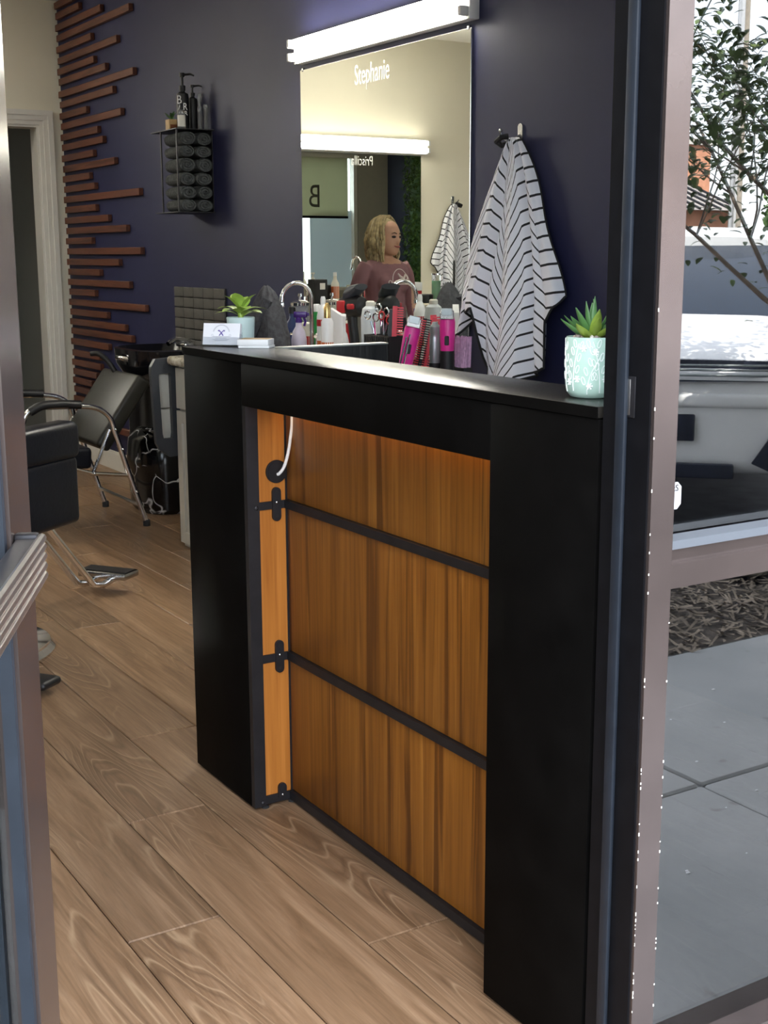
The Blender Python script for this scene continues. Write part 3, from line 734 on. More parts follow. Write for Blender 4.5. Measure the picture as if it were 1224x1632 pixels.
MB().lathe([(.008, 0), (.008, .012), (.005, .014), (.006, .03)], (2.50, 5.81, ZS+.084), 12).build('sprayer', 'black', t)
t = thing('glass_bottle', 'slender clear glass bottle with black neck on wall rack', 'bottle', (2.598, 5.82, ZS))
MB().lathe([(.010, 0), (.011, .002), (.011, .10), (.005, .112), (.005, .13), (.007, .132), (.007, .165)], (2.598, 5.82, ZS), 16).build('body', 'clear', t)
MB().lathe([(.008, .004), (.008, .095)], (2.598, 5.82, ZS), 12).build('filling', 'black_gloss', t)
t = thing('glass_bottle', 'short clear glass bottle standing at the right edge of wall rack', 'bottle', (2.625, 5.815, ZS))
MB().lathe([(.009, 0), (.010, .002), (.010, .112), (.006, .116)], (2.625, 5.815, ZS), 16).build('body', 'clear', t)
MB().lathe([(.0075, .004), (.0075, .10)], (2.625, 5.815, ZS), 12).build('filling', 'black_gloss', t)
t = thing('potted_plant', 'tiny dark spiky plant in square wooden pot on wall rack', 'plant', (2.505, 5.94, ZS))
m = MB(); m.rbox((2.482, 5.917, ZS), (2.528, 5.963, ZS+.052), .003); m.build('pot', 'wood_pot', t)
MB().box((2.488, 5.9162, ZS+.002), (2.528, 5.917, ZS+.028)).build('pot_front', 'rust', t)
for k in range(9):
    put_leaf('leaf', 'leaf_green', t, (2.505, 5.94, ZS+.05), k*2.4, .6+.5*((k*7) % 3)/2, .05, .012, .15)

# ================================================================== TILE PANEL BY BASIN
tp = thing('tile_panel', 'taupe mosaic tile splash panel on navy wall behind the shampoo basin', 'tile panel', (XM, 5.99, .73))
MB().box((XM-.006, 5.69, .73), (XM-.0005, 6.30, 1.098)).build('backing', 'black', tp)
tm = MB().rbox((-.008, 0, 0), (0, .1185, .047), .0015, 1).mesh('tile', (0, 0, 0), 'tile')
for r_i in range(7):
    for c_i in range(5):
        o = bpy.data.objects.new('tile', tm); COL.objects.link(o); o.parent = tp
        o.location = Vector((XM-.006, 5.692+c_i*.1215, .735+r_i*.0525))-Vector(tp.location)

# ================================================================== MIRROR, LIGHT, HOOK
mr = thing('wall_mirror', 'large frameless wall mirror with a white name lettered near the top', 'mirror', (XM, 4.295, .87))
MB().box((XM-.008, 3.692, .875), (XM-.001, 4.90, 2.0)).build('mirror_edge', 'steel', mr)
MB().box((XM-.0092, 3.694, .877), (XM-.008, 4.898, 1.998)).build('mirror_glass', 'mirror_silver', mr)
text_part('Stephanie', 'text_white', mr, TR(XM-.0096, 4.332, 1.895) @ RZ(-PI/2) @ Matrix.Rotation(PI/2, 4, 'X'), .105, sx=.62)
m = MB()
for y in (3.71, 4.88): m.rbox((XM-.012, y-.006, 1.993), (XM, y+.006, 2.008), .002, 1)
m.build('clip', 'steel', mr)
def tube_light(name, label, c, axis, L):
    """two bare tubes on a shallow white housing; axis 'y' on right wall, 'x' on back wall"""
    t = thing(name, label, 'light fixture', c)
    M = TR(*c) @ (RZ(0) if axis == 'y' else RZ(PI/2))   # local: -x away from wall, y along
    m = MB(); m.rbox((-.042, -L/2, -.05), (0, L/2, .05), .004, 2, M); m.build('housing', 'white', t)
    for s in (-1, 1):
        for e in (-1, 1): 
            ya = e*(L/2-.004); yb = e*(L/2-.022)
            m = MB(); m.rbox((-.076, min(ya, yb), s*.026-.016), (-.042, max(ya, yb), s*.026+.016), .003, 2, M); m.build('tube_socket', 'white', t)
        MB().tube([M @ Vector((-.060, -L/2+.022, s*.026)), M @ Vector((-.060, L/2-.022, s*.026))], .0145, 14).build('fluorescent_tube', 'tube', t)
    return t
tube_light('tube_light', 'twin fluorescent tube light mounted on navy wall above the lettered mirror', (XM, 4.275, 2.07), 'y', 1.235)
hk = thing('wall_hook', 'chrome robe hook on navy wall holding a striped cape', 'hook', (XM, 3.423, 1.615))
m = MB(); pts = [(3.423+.012*math.cos(a), (1.657 if math.sin(a) >= 0 else 1.625)+.012*math.sin(a)) for a in [2*PI*k/24 for k in range(24)]]
m.prism(pts, XM-.006, XM, Matrix(((0, 0, 1, 0), (1, 0, 0, 0), (0, 1, 0, 0), (0, 0, 0, 1)))); m.build('hook_plate', 'steel', hk)
m = MB(); m.tube(smooth([(XM-.004, 3.423, 1.632), (XM-.03, 3.424, 1.620), (XM-.055, 3.425, 1.615), (XM-.075, 3.426, 1.625), (XM-.082, 3.426, 1.640)]), .0042, 8).sphere((XM-.082, 3.426, 1.643), .0062); m.build('hook_arm', 'steel', hk)

# ---------------- striped cape
def cape(name, label, hookp, wid, drop, flip=1):
    """local frame: s across (-.5 far-left .. .5 near-right), d outward from wall; built against x = wall"""
    t = thing(name, label, 'cape', hookp)
    # kinks: (s, outward bulge, stripe slope, bottom)
    K = [(-.50, .010, 0, .78), (-.43, .050, 2.2, .84), (-.36, .060, 2.2, .82), (-.31, .020, 1.2, .76), (-.27, .085, .1, .72), (-.20, .090, .05, .70), (-.15, .035, -1.2, .95), (-.08, .060, -3.2, 1.0), (-.03, .030, -3.2, 1.0), (.03, .070, 1.5, 1.0), (.15, .095, 1.5, 1.0), (.25, .075, 1.5, .99), (.29, .020, .8, .97), (.33, .050, -1.0, .95), (.39, .040, -1.0, .93), (.40, .050, .2, .74), (.46, .040, .15, .68), (.50, .008, .15, .64)]
    cols = []; 
    for (a, b) in zip(K, K[1:]):
        for q in range(4):
            u = q/4; e = u*u*(3-2*u); cols.append((a[0]+(b[0]-a[0])*u, a[1]+(b[1]-a[1])*e, a[2], b[2], u, a[3]+(b[3]-a[3])*e))
    cols.append((*K[-1][:2], 0, 0, 0, K[-1][3]))
    NR = 56; vs = []; ph = []; g = 0; prev = None
    for ci, (s, d, k0, k1, u, bt) in enumerate(cols):
        if prev is not None: g += (s-prev)*k0_prev*wid/.043
        prev = s; k0_prev = k1 if k1 else k0
        for j in range(NR+1):
            v_ = j/NR; dz = drop*bt*v_
            spread = .06+.94*min(1.0, (dz/(.66*drop))**.78)
            # outline narrower above, full width ~65% down
            y = s*wid*spread+.012*math.sin(9*v_+s*13)*v_+ (.01*(1-v_))
            out = .022+d*(.32+.95*min(1, dz/drop))*1.0 + .006*math.sin(7*v_+s*31)
            vs.append((-out, -y*flip, -dz)); ph.append(dz/.043 + g)
    n = NR+1; fs = []
    for ci in range(len(cols)-1):
        for j in range(NR): fs.append((ci*n+j, ci*n+j+1, (ci+1)*n+j+1, (ci+1)*n+j))
    me = bpy.data.meshes.new('cloth'); me.from_pydata(vs, [], fs); me.polygons.foreach_set('use_smooth', [True]*len(fs))
    at = me.attributes.new('phase', 'FLOAT', 'POINT'); at.data.foreach_set('value', ph); me.materials.append(MATS['cape_stripe'])
    o = bpy.data.objects.new('cloth', me); COL.objects.link(o); o.parent = t
    sd = o.modifiers.new('thick', 'SOLIDIFY'); sd.thickness = .0022; sd.offset = 0
    hem = MB(); edge = [vs[ci*n+n-1] for ci in range(len(cols))]
    hem.tube([(p[0]-.001, p[1], p[2]) for p in edge], .0042, 6)
    hem.tube([vs[j] for j in range(0, n, 2)], .0035, 6); hem.tube([vs[(len(cols)-1)*n+j] for j in range(0, n, 2)], .0035, 6)
    h = hem.build('hem', 'cape_hem', t, origin=(0, 0, 0))
    c2 = MB(); c2.tube([(-.02, .03*flip, -.012), (-.045, .045*flip, -.02), (-.075, .03*flip, -.01), (-.08, .0, .0), (-.06, -.012*flip, .004)], .009, 8); c2.build('neckband', 'cape_hem', t, origin=(0, 0, 0))
    return t
cape('striped_cape', 'white cape with thin black diagonal stripes hanging from hook on navy wall', (XM, 3.425, 1.622), .56, .772)

# ================================================================== STATION UNDER THE MIRROR
ZG = .835
sc_ = thing('station_cabinet', 'pale grey shaker cabinet with granite-topped counter below the lettered mirror', 'cabinet', (2.41, 4.2, 0))
MB().box((2.178, 3.02, .0), (XM-.024, 5.18, ZG-.042)).build('carcass', 'cab_grey', sc_)
for k in range(4):
    ya = 3.03+k*.538; yb = ya+.532
    def shaker(a, b, z0, z1, nm, x=2.178, mt='cab_grey'):
        m = MB(); f = .05 if z1-z0 > .3 else .0
        if f:
            m.box((x-.019, a, z0), (x, a+f, z1)).box((x-.019, b-f, z0), (x, b, z1)).box((x-.019, a+f, z0), (x, b-f, z0+f)).box((x-.019, a+f, z1-f), (x, b-f, z1)).box((x-.010, a+f, z0+f), (x, b-f, z1-f))
        else: m.rbox((x-.019, a, z0), (x, b, z1), .002, 1)
        o = m.build(nm, mt, sc_)
        h = MB(); zc = (z0+z1)/2 if not f else z1-.12; h.tube([(x-.019, (a+b)/2-.05, zc), (x-.045, (a+b)/2-.05, zc), (x-.045, (a+b)/2+.05, zc), (x-.019, (a+b)/2+.05, zc)], .005, 8); h.build('handle', 'steel', o)
    shaker(ya, yb, .02, .60, 'door'); shaker(ya, yb, .61, ZG-.05, 'drawer')
gt = MB(); gt.rbox((2.125, 3.0, ZG-.04), (XM-.001, 5.192, ZG), .016, 4); tag(gt.build('granite_countertop', 'granite'), 'beige speckled granite countertop on pale cabinet below the lettered mirror', 'countertop')
# faucet (gooseneck with two cross handles)
fc = thing('sink_faucet', 'chrome gooseneck faucet with two lever handles rising from granite countertop', 'faucet', (2.46, 4.5, ZG))
m = MB(); m.lathe([(.020, 0), (.020, .006), (.013, .012), (.011, .03)], (2.46, 4.5, ZG), 16); m.build('base', 'chrome', fc)
pts = [(2.46, 4.5, ZG+.02), (2.46, 4.5, 1.085)]+[(2.395+.065*math.cos(a), 4.5, 1.085+.065*math.sin(a)) for a in [PI*k/16 for k in range(1, 16)]]+[(2.330, 4.5, 1.085), (2.328, 4.5, 1.066)]
m = MB(); m.tube(pts, .0085, 12); m.build('spout', 'chrome', fc)
m = MB(); m.lathe([(.0115, 0), (.0115, .012), (.0095, .02)], (2.328, 4.5, 1.058), 14); m.build('aerator', 'chrome', fc)
for s in (-1, 1):
    yy = 4.5+s*.062; xx = 2.45
    m = MB(); m.lathe([(.018, 0), (.017, .008), (.008, .02), (.012, .04), (.013, .065), (.008, .08), (.007, .10), (.010, .105), (.010, .116), (.004, .122)], (xx, yy, ZG), 14)
    m.tube([(xx, yy, ZG+.108), (xx-.02, yy+s*.025, ZG+.114), (xx-.03, yy+s*.04, ZG+.112)], [.005, .0055, .007], 8); m.build('handle', 'chrome', fc)
# draped charcoal cloth
cl = thing('draped_cloth', 'charcoal grey cloth heaped in a tall cone on the granite counter near faucet', 'cloth', (2.225, 4.41, ZG))
m = MB(); rings = []; n = 36
for j in range(15):
    t = j/14; z = ZG+.002+.305*t
    r = .098*(1-t)**.42*(1 if t < .97 else .55)+.02*(1-t); r = max(r, .012)
    rg = []
    for i in range(n):
        a = 2*PI*i/n; f = 1+.13*math.sin(3*a+2.3*t)+.09*math.sin(7*a-5*t)*(1-t*.4)+.10*noise.noise(Vector((math.cos(a)*1.5, math.sin(a)*1.5, t*4)))
        rg.append((2.225+r*f*math.cos(a)*.85, 4.41+.010*t+r*f*math.sin(a)*.95, z+.012*noise.noise(Vector((math.cos(a)*2, math.sin(a)*2, t*3+5)))))
    rings.append(rg)
m.loft(rings); m.build('cloth_body', 'charcoal_cloth', cl)
m = MB(); m.tube(smooth([(2.145, 4.44, .87), (2.155, 4.41, .95), (2.18, 4.38, 1.03), (2.205, 4.37, 1.09)]), [.018]*19, 8); m.build('fold', 'charcoal_cloth', cl)
def bottle(name, label, c, prof, mat, parts=(), cat='bottle'):
    t = thing(name, label, cat, c); MB().lathe(prof, c, 18).build('body', mat, t)
    for nm, pf, mt in parts: MB().lathe(pf, c, 16).build(nm, mt, t)
    return t
trigger_bottle('spray_bottle', 'clear lilac spray bottle with purple trigger head left of faucet', (2.365, 4.43, ZG), .030, .165, 'lilac', 'purple', yaw=-.6)
bottle('dispenser_bottle', 'dark blue bottle beside the purple-headed spray bottle', (2.45, 4.645, ZG), [(.03, 0), (.031, .004), (.031, .14), (.012, .17), (.012, .19)], 'blue_dark', [('cap', [(.014, .19), (.014, .215), (.01, .218)], 'black')])
t = bottle('glass_canister', 'clear glass canister with knobbed chrome lid against the mirror', (2.565, 4.79, ZG), [(.036, 0), (.038, .004), (.038, .215)], 'clear', [('lid', [(.041, .215), (.041, .226), (.03, .234), (.006, .238), (.006, .25), (.010, .252), (.008, .264)], 'chrome'), ('contents', [(.034, .006), (.034, .10)], 'white')], 'canister')
t = bottle('shaving_tub', 'red and white lidded tub behind faucet', (2.55, 4.69, ZG), [(.032, 0), (.033, .004), (.033, .12)], 'offwhite', [('band', [(.0335, .06), (.0335, .095)], 'red'), ('lid', [(.035, .12), (.035, .145), (.03, .15)], 'offwhite')], 'tub')
bottle('lotion_bottle', 'slim green bottle with white cap standing right of faucet', (2.50, 4.53, ZG), [(.013, 0), (.014, .003), (.014, .20)], 'green_b', [('cap', [(.0135, .20), (.0135, .226), (.011, .23)], 'white')])
bottle('squeeze_bottle', 'white cone-nosed bottle with red and orange label bands', (2.42, 4.335, ZG), [(.024, 0), (.025, .004), (.025, .19), (.018, .222), (.009, .238)], 'white', [('label_band', [(.0253, .155), (.0253, .18)], 'red'), ('lower_band', [(.0253, .06), (.0253, .10)], 'orange_l'), ('nozzle_cap', [(.010, .238), (.010, .256), (.007, .266)], 'white')])
bottle('perfume_bottle', 'white bottle with tall gold cap in front of the squeeze bottle', (2.30, 4.09, ZG), [(.021, 0), (.0225, .003), (.0225, .185), (.016, .198)], 'white_gloss', [('cap', [(.0125, .198), (.0125, .235), (.008, .245), (.007, .252)], 'gold'), ('print', [(.0227, .10), (.0227, .112)], 'orange_l')])
tb_ = trigger_bottle('spray_bottle', 'white-topped sprayer with amber liquid beside the red dryer', (2.40, 4.165, ZG), .030, .165, 'frost', 'white_gloss', liquid='amber', yaw=2.6)
m = MB(); m.prism([(-.032, 0), (.032, 0), (.028, .11), (-.024, .14)], -.012, .012, TR(2.375, 4.15, ZG+.09) @ RZ(-1.0) @ Matrix.Rotation(PI/2, 4, 'X')); 
m.build('spray_shroud', 'white_gloss', tb_)
t = bottle('water_jug', 'translucent white plastic jug with screw cap behind the dryer', (2.50, 4.12, ZG), [(.032, 0), (.034, .004), (.036, .19), (.03, .225), (.018, .235)], 'frost', [('cap', [(.017, .235), (.017, .25), (.012, .254)], 'offwhite')], 'jug')
# red and black hair dryer, standing on its handle
hd = thing('hair_dryer', 'red and black cordless hair dryer standing upright on its base', 'hair dryer', (2.57, 4.35, ZG))
HM = TR(2.56, 4.35, ZG) @ RZ(math.radians(-72))
m = MB(); m.rbox((-.045, -.03, 0), (.045, .03, .022), .006, 2, HM); m.build('battery_base', 'red', hd)
m = MB(); m.rbox((-.03, -.022, .02), (.03, .022, .034), .004, 2, HM); m.build('foot', 'black', hd)
m = MB(); m.tube([HM @ Vector(p) for p in ((.012, 0, .03), (.010, 0, .09), (.0, 0, .15), (-.004, 0, .20))], [.021, .019, .019, .022], 12); m.build('handle', 'black', hd)
m = MB(); m.rbox((-.038, -.013, .03), (-.016, .013, .16), .007, 2, HM); m.build('handle_guard', 'red', hd)
m = MB(); m.tube([HM @ Vector(p) for p in ((-.052, 0, .222), (-.045, 0, .222), (-.02, 0, .224), (.02, 0, .226), (.048, 0, .228), (.056, 0, .228))], [.026, .040, .044, .042, .036, .024], 18); bd = m.build('motor_housing', 'black', hd)
m = MB(); m.rbox((-.046, -.048, .200), (-.004, -.030, .248), .008, 2, HM); m.build('side_vent', 'red', bd)
m = MB(); m.rbox((.008, -.047, .215), (.042, -.036, .237), .005, 2, HM); m.build('side_badge', 'red', bd)
m = MB(); rings = []
for t_, r1, r2 in ((0, .036, .036), (.03, .034, .032), (.07, .036, .018), (.085, .038, .012)):
    rings.append([HM @ Vector((-.02+t_*.75+r1*.2*0+.0, r1*math.cos(a), .262+t_*.45+r2*math.sin(a))) for a in [2*PI*k/16 for k in range(16)]])
m.loft(rings); m.build('nozzle', 'plastic_grey', hd)
# tool caddy with scissors and combs
tc = thing('tool_caddy', 'black ribbed tool caddy holding scissors and combs on the counter', 'caddy', (2.30, 3.68, ZG))
m = MB(); m.rbox((2.255, 3.60, ZG), (2.345, 3.76, ZG+.004), .001, 1)
for a, b in (((2.255, 3.60), (2.258, 3.76)), ((2.342, 3.60), (2.345, 3.76)), ((2.258, 3.60), (2.342, 3.603)), ((2.258, 3.757), (2.342, 3.76)), ((2.258, 3.67), (2.342, 3.673))): m.box((*a, ZG+.004), (*b, ZG+.158))
m.build('bin', 'ribbed_black', tc)
ribm = MB().rbox((-.003, 0, 0), (.0, .008, .15), .001, 1).mesh('rib', (0, 0, 0), 'black')
for k in range(11):
    o = bpy.data.objects.new('rib', ribm); COL.objects.link(o); o.parent = tc; o.location = Vector((2.255, 3.604+k*.0142, ZG+.004))-Vector(tc.location)
def scissors(lab, base, lean, mat='chrome', ring='chrome'):
    t = thing('scissors', lab, 'scissors', base); M = TR(*base) @ RZ(-.9) @ Matrix.Rotation(lean, 4, 'Y')
    for s in (-1, 1):
        m = MB(); m.tube([M @ Vector((s*.002, s*.001, .0)), M @ Vector((-s*.002, s*.001, .09)), M @ Vector((-s*.007, s*.001, .13))], [.0015, .004, .003], 8); bl = m.build('blade', mat, t)
        m = MB(); m.tube([M @ Vector((-s*.014+.010*math.cos(a), 0, .145+s*.006+.013*math.sin(a))) for a in [2*PI*k/14 for k in range(14)]], .0028, 7, closed=True); m.build('finger_ring', ring, t)
    return t
scissors('chrome scissors with ring handles up at the end of tool caddy', (2.30, 3.735, ZG+.075), -.18)
scissors('chrome scissors with upright curved ring handles in tool caddy', (2.29, 3.71, ZG+.095), .05)
scissors('scissors with dark red ring handles in the tool caddy', (2.285, 3.695, ZG+.07), .1, 'steel', 'red')
def comb(lab, base, yaw, lean, mat, L=.17, W=.03, T=.004):
    t = thing('hair_comb', lab, 'comb', base); M = TR(*base) @ RZ(yaw) @ Matrix.Rotation(lean, 4, 'Y')
    m = MB(); m.rbox((-W/2, -T/2, 0), (-W/2+W*.45, T/2, L), .0015, 1, M); m.build('spine', mat, t)
    m = MB()
    for k in range(int(L/.008)): m.box((-W/2+W*.45, -T*.35, .004+k*.008), (W/2, T*.35, .008+k*.008), M)
    o = m.build('teeth', mat, t); return t
comb('black and grey comb standing in the tool caddy beside scissors', (2.295, 3.655, ZG+.06), -.75, .08, 'plastic_grey', .185, .034)
comb('tall coral comb standing highest in the tool caddy', (2.30, 3.628, ZG+.06), -.75, .04, 'coral', .195, .036)
comb('short coral comb leaning behind the pink clipper', (2.40, 3.70, ZG+.002), -.8, .2, 'coral', .215, .036)
comb('black comb between two coral combs behind the pink clipper', (2.42, 3.685, ZG+.002), -.8, .18, 'black', .21, .03)
comb('coral comb with wide back next to the pink clipper', (2.44, 3.67, ZG+.002), -.8, .22, 'coral', .215, .04)
comb('coral paddle comb in front of silver can', (2.54, 3.72, ZG+.002), -.8, -.05, 'coral', .215, .05)
# clippers
def clipper(lab, base, yaw, lean, c1, c2, s=1.0, flare=False):
    t = thing('hair_clipper', lab, 'clipper', base); M = TR(*base) @ RZ(yaw) @ Matrix.Rotation(lean, 4, 'Y') @ Matrix.Scale(s, 4)
    m = MB(); rings = []
    for z, a, b in ((0, .014, .012), (.01, .019, .016), (.07, .017, .015), (.12, .020, .016), (.16, .021, .014), (.178, .017, .010)):
        rings.append([M @ Vector((a*math.cos(q), b*math.sin(q), z)) for q in [2*PI*k/16 for k in range(16)]])
    m.loft(rings); bdy = m.build('body', c1, t)
    if c2: 
        m = MB(); rings = [[M @ Vector((a*1.06*math.cos(q), b*1.06*math.sin(q), z)) for q in [2*PI*k/16 for k in range(16)]] for z, a, b in ((.008, .0185, .0155), (.04, .018, .0155), (.085, .0178, .0152))]
        m.loft(rings); m.build('grip', c2, t)
    m = MB(); m.rbox((-.018, -.018, .168), (.018, -.006, .192), .002, 1, M); bl = m.build('blade_head', 'steel', t)
    m = MB(); m.rbox((-.014, -.021, .178), (.014, -.017, .197), .001, 1, M); m.build('cutting_blade', 'silver_can', bl)
    m = MB(); m.rbox((-.006, -.0185, .10), (.006, -.014, .125), .002, 1, M); m.build('switch', 'black', bdy)
    return t
cp = clipper('tall bright pink hair clipper leaning with chrome lever beside the caddy', (2.17, 3.40, ZG), -.6, .20, 'pink', None, 1.22)
M_ = TR(2.17, 3.40, ZG+.003) @ RZ(-.6) @ Matrix.Rotation(.20, 4, 'Y')
m = MB(); m.tube([M_ @ Vector(p) for p in ((-.018, -.022, .03), (-.015, -.026, .10), (-.012, -.024, .17))], .003, 8); m.tube([M_ @ Vector(p) for p in ((-.006, -.024, .05), (-.004, -.027, .12), (-.004, -.024, .18))], .0025, 8); m.build('lever', 'chrome', cp)
m = MB(); m.rbox((-.035, -.026, .004), (.03, .02, .03), .010, 3, M_); m.tube([M_ @ Vector(p) for p in ((.0, -.01, .02), (.05, -.01, .03), (.075, -.01, .05))], [.018, .014, .004], 10); m.build('guard', 'pink', cp)
clipper('pink hair clipper with black grip standing beside the silver can', (2.385, 3.452, ZG+.012), -.7, .0, 'pink', 'black', 1.22)
t = bottle('spray_can', 'silver spray can on black base between the pink clippers', (2.42, 3.575, ZG+.012), [(.017, .02), (.018, .024), (.018, .14), (.016, .15), (.018, .155), (.018, .175), (.010, .184), (.009, .19)], 'silver_can', [('base', [(.020, 0), (.020, .055)], 'black')])
# neck duster
nd = thing('neck_duster', 'neck duster brush with lilac bristles and black block handle', 'brush', (2.45, 3.465, ZG+.012))
m = MB(); m.rbox((2.432, 3.425, ZG+.012), (2.468, 3.505, ZG+.06), .006, 2); m.build('handle', 'black', nd)
m = MB()
for k in range(160):
    x = rnd.uniform(2.436, 2.464); y = rnd.uniform(3.43, 3.50); dx = rnd.uniform(-.004, .004); dy = (y-3.465)*.25+rnd.uniform(-.003, .003)
    m.tube([(x, y, ZG+.058), (x+dx, y+dy, ZG+.155+rnd.uniform(-.006, .006))], [.0022, .0012], 4)
o = m.build('bristles', 'lilac_bristle', nd); o['kind'] = 'stuff'
tr_ = thing('tool_tray', 'black low tray under the clippers on the granite countertop', 'tray', (2.39, 3.53, ZG))
MB().box((2.22, 3.40, ZG), (2.49, 3.59, ZG+.006)).build('tray_base', 'black', tr_)
m = MB(); 
for a, b in (((2.22, 3.40), (2.225, 3.59)), ((2.485, 3.40), (2.49, 3.59)), ((2.225, 3.40), (2.485, 3.405)), ((2.225, 3.585), (2.485, 3.59))): m.box((*a, ZG+.006), (*b, ZG+.03))
m.build('tray_rim', 'black', tr_)
m = MB(); m.tube(smooth([(2.26, 3.56, ZG+.012), (2.27, 3.55, ZG+.05), (2.29, 3.52, ZG+.07), (2.31, 3.48, ZG+.04), (2.33, 3.43, ZG+.012)]), .004, 8); tag(m.build('clipper_cord', 'black'), 'black clipper cord looping over the tool tray', 'cord')
m = MB(); m.rbox((2.28, 3.30, ZG), (2.50, 3.385, ZG+.018), .004, 2); tag(m.build('folded_towel', 'offwhite'), 'pale folded cloth on granite between tray and striped cape', 'towel')

# ================================================================== SHAMPOO AREA
bw = thing('shampoo_basin', 'glossy black shampoo basin on black pedestal against navy wall', 'basin', (2.45, 6.0, 0))
m = MB(); rings = []
def sq(cx, cy, a, b, z, p=3.2, n=32): return [(cx+a*abs(math.cos(q))**(2/p)*math.copysign(1, math.cos(q)), cy+b*abs(math.sin(q))**(2/p)*math.copysign(1, math.sin(q)), z) for q in [2*PI*k/n for k in range(n)]]
for z, a, b in ((.62, .10, .12), (.66, .17, .2), (.74, .215, .255), (.81, .22, .27), (.815, .20, .25), (.79, .18, .23), (.70, .13, .17)): rings.append(sq(2.430, 5.98, a*.92, b*.98, z))
m.loft(rings); m.build('bowl', 'black_gloss', bw)
m = MB(); m.rbox((2.36, 5.90, .0), (2.62, 6.33, .70), .05, 4); m.build('pedestal', 'black_gloss', bw)
m = MB(); m.tube(smooth([(2.58, 5.99, .80), (2.58, 5.99, .835), (2.50, 5.97, .85), (2.45, 5.95, .83)]), .012, 10); m.rbox((2.53, 5.93, .81), (2.58, 6.05, .83), .006); m.build('mixer_tap', 'chrome', bw)
m = MB(); m.tube(smooth([(2.24, 5.93, .762), (2.215, 5.97, .77), (2.215, 6.03, .77)]), .012, 10); m.build('neck_rest_clip', 'chrome', bw)
# marble print base
m = MB(); m.loft([sq(2.44, 6.03, a, b, z, 2.6) for z, a, b in ((0, .14, .18), (.02, .155, .2), (.25, .17, .215), (.36, .16, .2), (.41, .11, .15), (.42, .05, .07))]); o = m.build('marble_base', 'black_marble', bw); o['label'] = 'black marble-veined rounded base'
m = MB(); m.tube(smooth([(2.36, 5.83, .37), (2.31, 5.85, .405), (2.30, 5.95, .42), (2.33, 6.02, .41)]), .006, 8); m.build('base_seam', 'black_gloss', bw)

# shampoo chair (faces -x, back reclined towards the basin)
shc = thing('shampoo_chair', 'reclined black vinyl shampoo chair with chrome tubular frame and padded armrests', 'chair', (1.85, 5.94, 0))
def slab(m, pa, pb, y0, y1, th, r=.012):
    """box whose long edge runs pa->pb in x/z with width y0..y1"""
    a = Vector((pa[0], 0, pa[1])); b = Vector((pb[0], 0, pb[1])); L = (b-a).length; ang = math.atan2(b.z-a.z, b.x-a.x)
    M = TR(a.x, 0, a.z) @ Matrix.Rotation(-ang, 4, 'Y'); m.rbox((0, y0, -th), (L, y1, 0), r, 3, M); return m
slab(MB(), (1.975, .40), (2.20, .715), 5.705, 6.19, .075, .018).build('backrest', 'vinyl_grey', shc)
slab(MB(), (1.50, .41), (1.965, .385), 5.72, 6.18, .10, .02).build('seat', 'vinyl', shc)
slab(MB(), (1.33, .16), (1.50, .36), 5.74, 6.16, .05, .02).build('leg_rest', 'vinyl', shc)
for y in (5.665, 6.225):
    pts = smooth([(1.56, y, .0+.02), (1.60, y, .30), (1.63, y, .52), (1.68, y, .588), (1.78, y, .592), (1.95, y, .580), (2.03, y, .53), (2.06, y, .44), (2.12, y, .24), (2.19, y, .02)], 6)
    m = MB(); m.tube(pts, .0125, 10); fr_ = m.build('frame', 'chrome', shc)
    m = MB(); m.tube(smooth([(1.665, y, .575), (1.72, y, .600), (1.80, y, .602), (1.90, y, .594)]), .020, 10); m.build('armrest', 'black', shc)
    m = MB(); m.tube([(1.945, y+.012*(1 if y < 5.9 else -1), .27), (2.035, y+.012*(1 if y < 5.9 else -1), .47)], .009, 8); m.build('brace', 'chrome', shc)
    m = MB(); m.tube([(1.86, y+.02*(1 if y < 5.9 else -1), .30), (1.95, y+.02*(1 if y < 5.9 else -1), .27), (2.11, y+.0, .25)], .009, 8); m.build('side_rail', 'chrome', shc)
    for p in ((2.192, y, 0), (1.558, y, 0)): MB().lathe([(.017, 0), (.017, .025), (.014, .03)], p, 12).build('rubber_foot', 'rubber', shc)
    m = MB()
    for x, z in ((2.055, .47), (2.085, .375), (1.945, .275), (2.145, .17)): m.sphere((x, y-.013, z), .007, 8, 6)
    m.build('bolt', 'steel', shc)
m = MB(); m.tube([(2.165, 5.68, .10), (2.165, 6.21, .10)], .010, 8); m.build('cross_bar', 'chrome', shc)
m = MB(); m.tube(smooth([(2.20, 6.02, .70), (2.175, 6.06, .755), (2.15, 6.10, .785), (2.12, 6.13, .785)]), .013, 10); m.build('recline_handle', 'black', shc)
# folding frame hung at cabinet end, with waste bin behind
fs_ = sc_
def frame_poly(m, outer, hole, y0, y1):
    n = len(outer); vs = []
    for y in (y0, y1): vs += [(x, y, z) for x, z in outer]+[(x, y, z) for x, z in hole]
    fs = []
    for b in (0, 2*n):
        for i in range(n): k = (i+1) % n; fs.append((b+i, b+k, b+n+k, b+n+i))
    for i in range(n): k = (i+1) % n; fs.append((i, k, 2*n+k, 2*n+i)); fs.append((n+i, n+k, 3*n+k, 3*n+i))
    return m.add(vs, fs)
m = MB(); frame_poly(m, [(2.078, .822), (2.185, .828), (2.185, .40), (2.130, .397), (2.085, .43), (2.070, .46), (2.056, .765), (2.058, .79)], [(2.092, .757), (2.145, .760), (2.148, .50), (2.144, .478), (2.104, .478), (2.099, .50), (2.090, .742), (2.0905, .752)], 5.194, 5.22); o = m.build('tool_holder_panel', 'plastic_grey', fs_); o['label'] = 'dark grey cut-out holder panel at cabinet end'
m = MB(); m.rbox((2.088, 5.222, .47), (2.30, 5.27, .602), .006, 2); m.build('end_box', 'cab_grey', fs_)
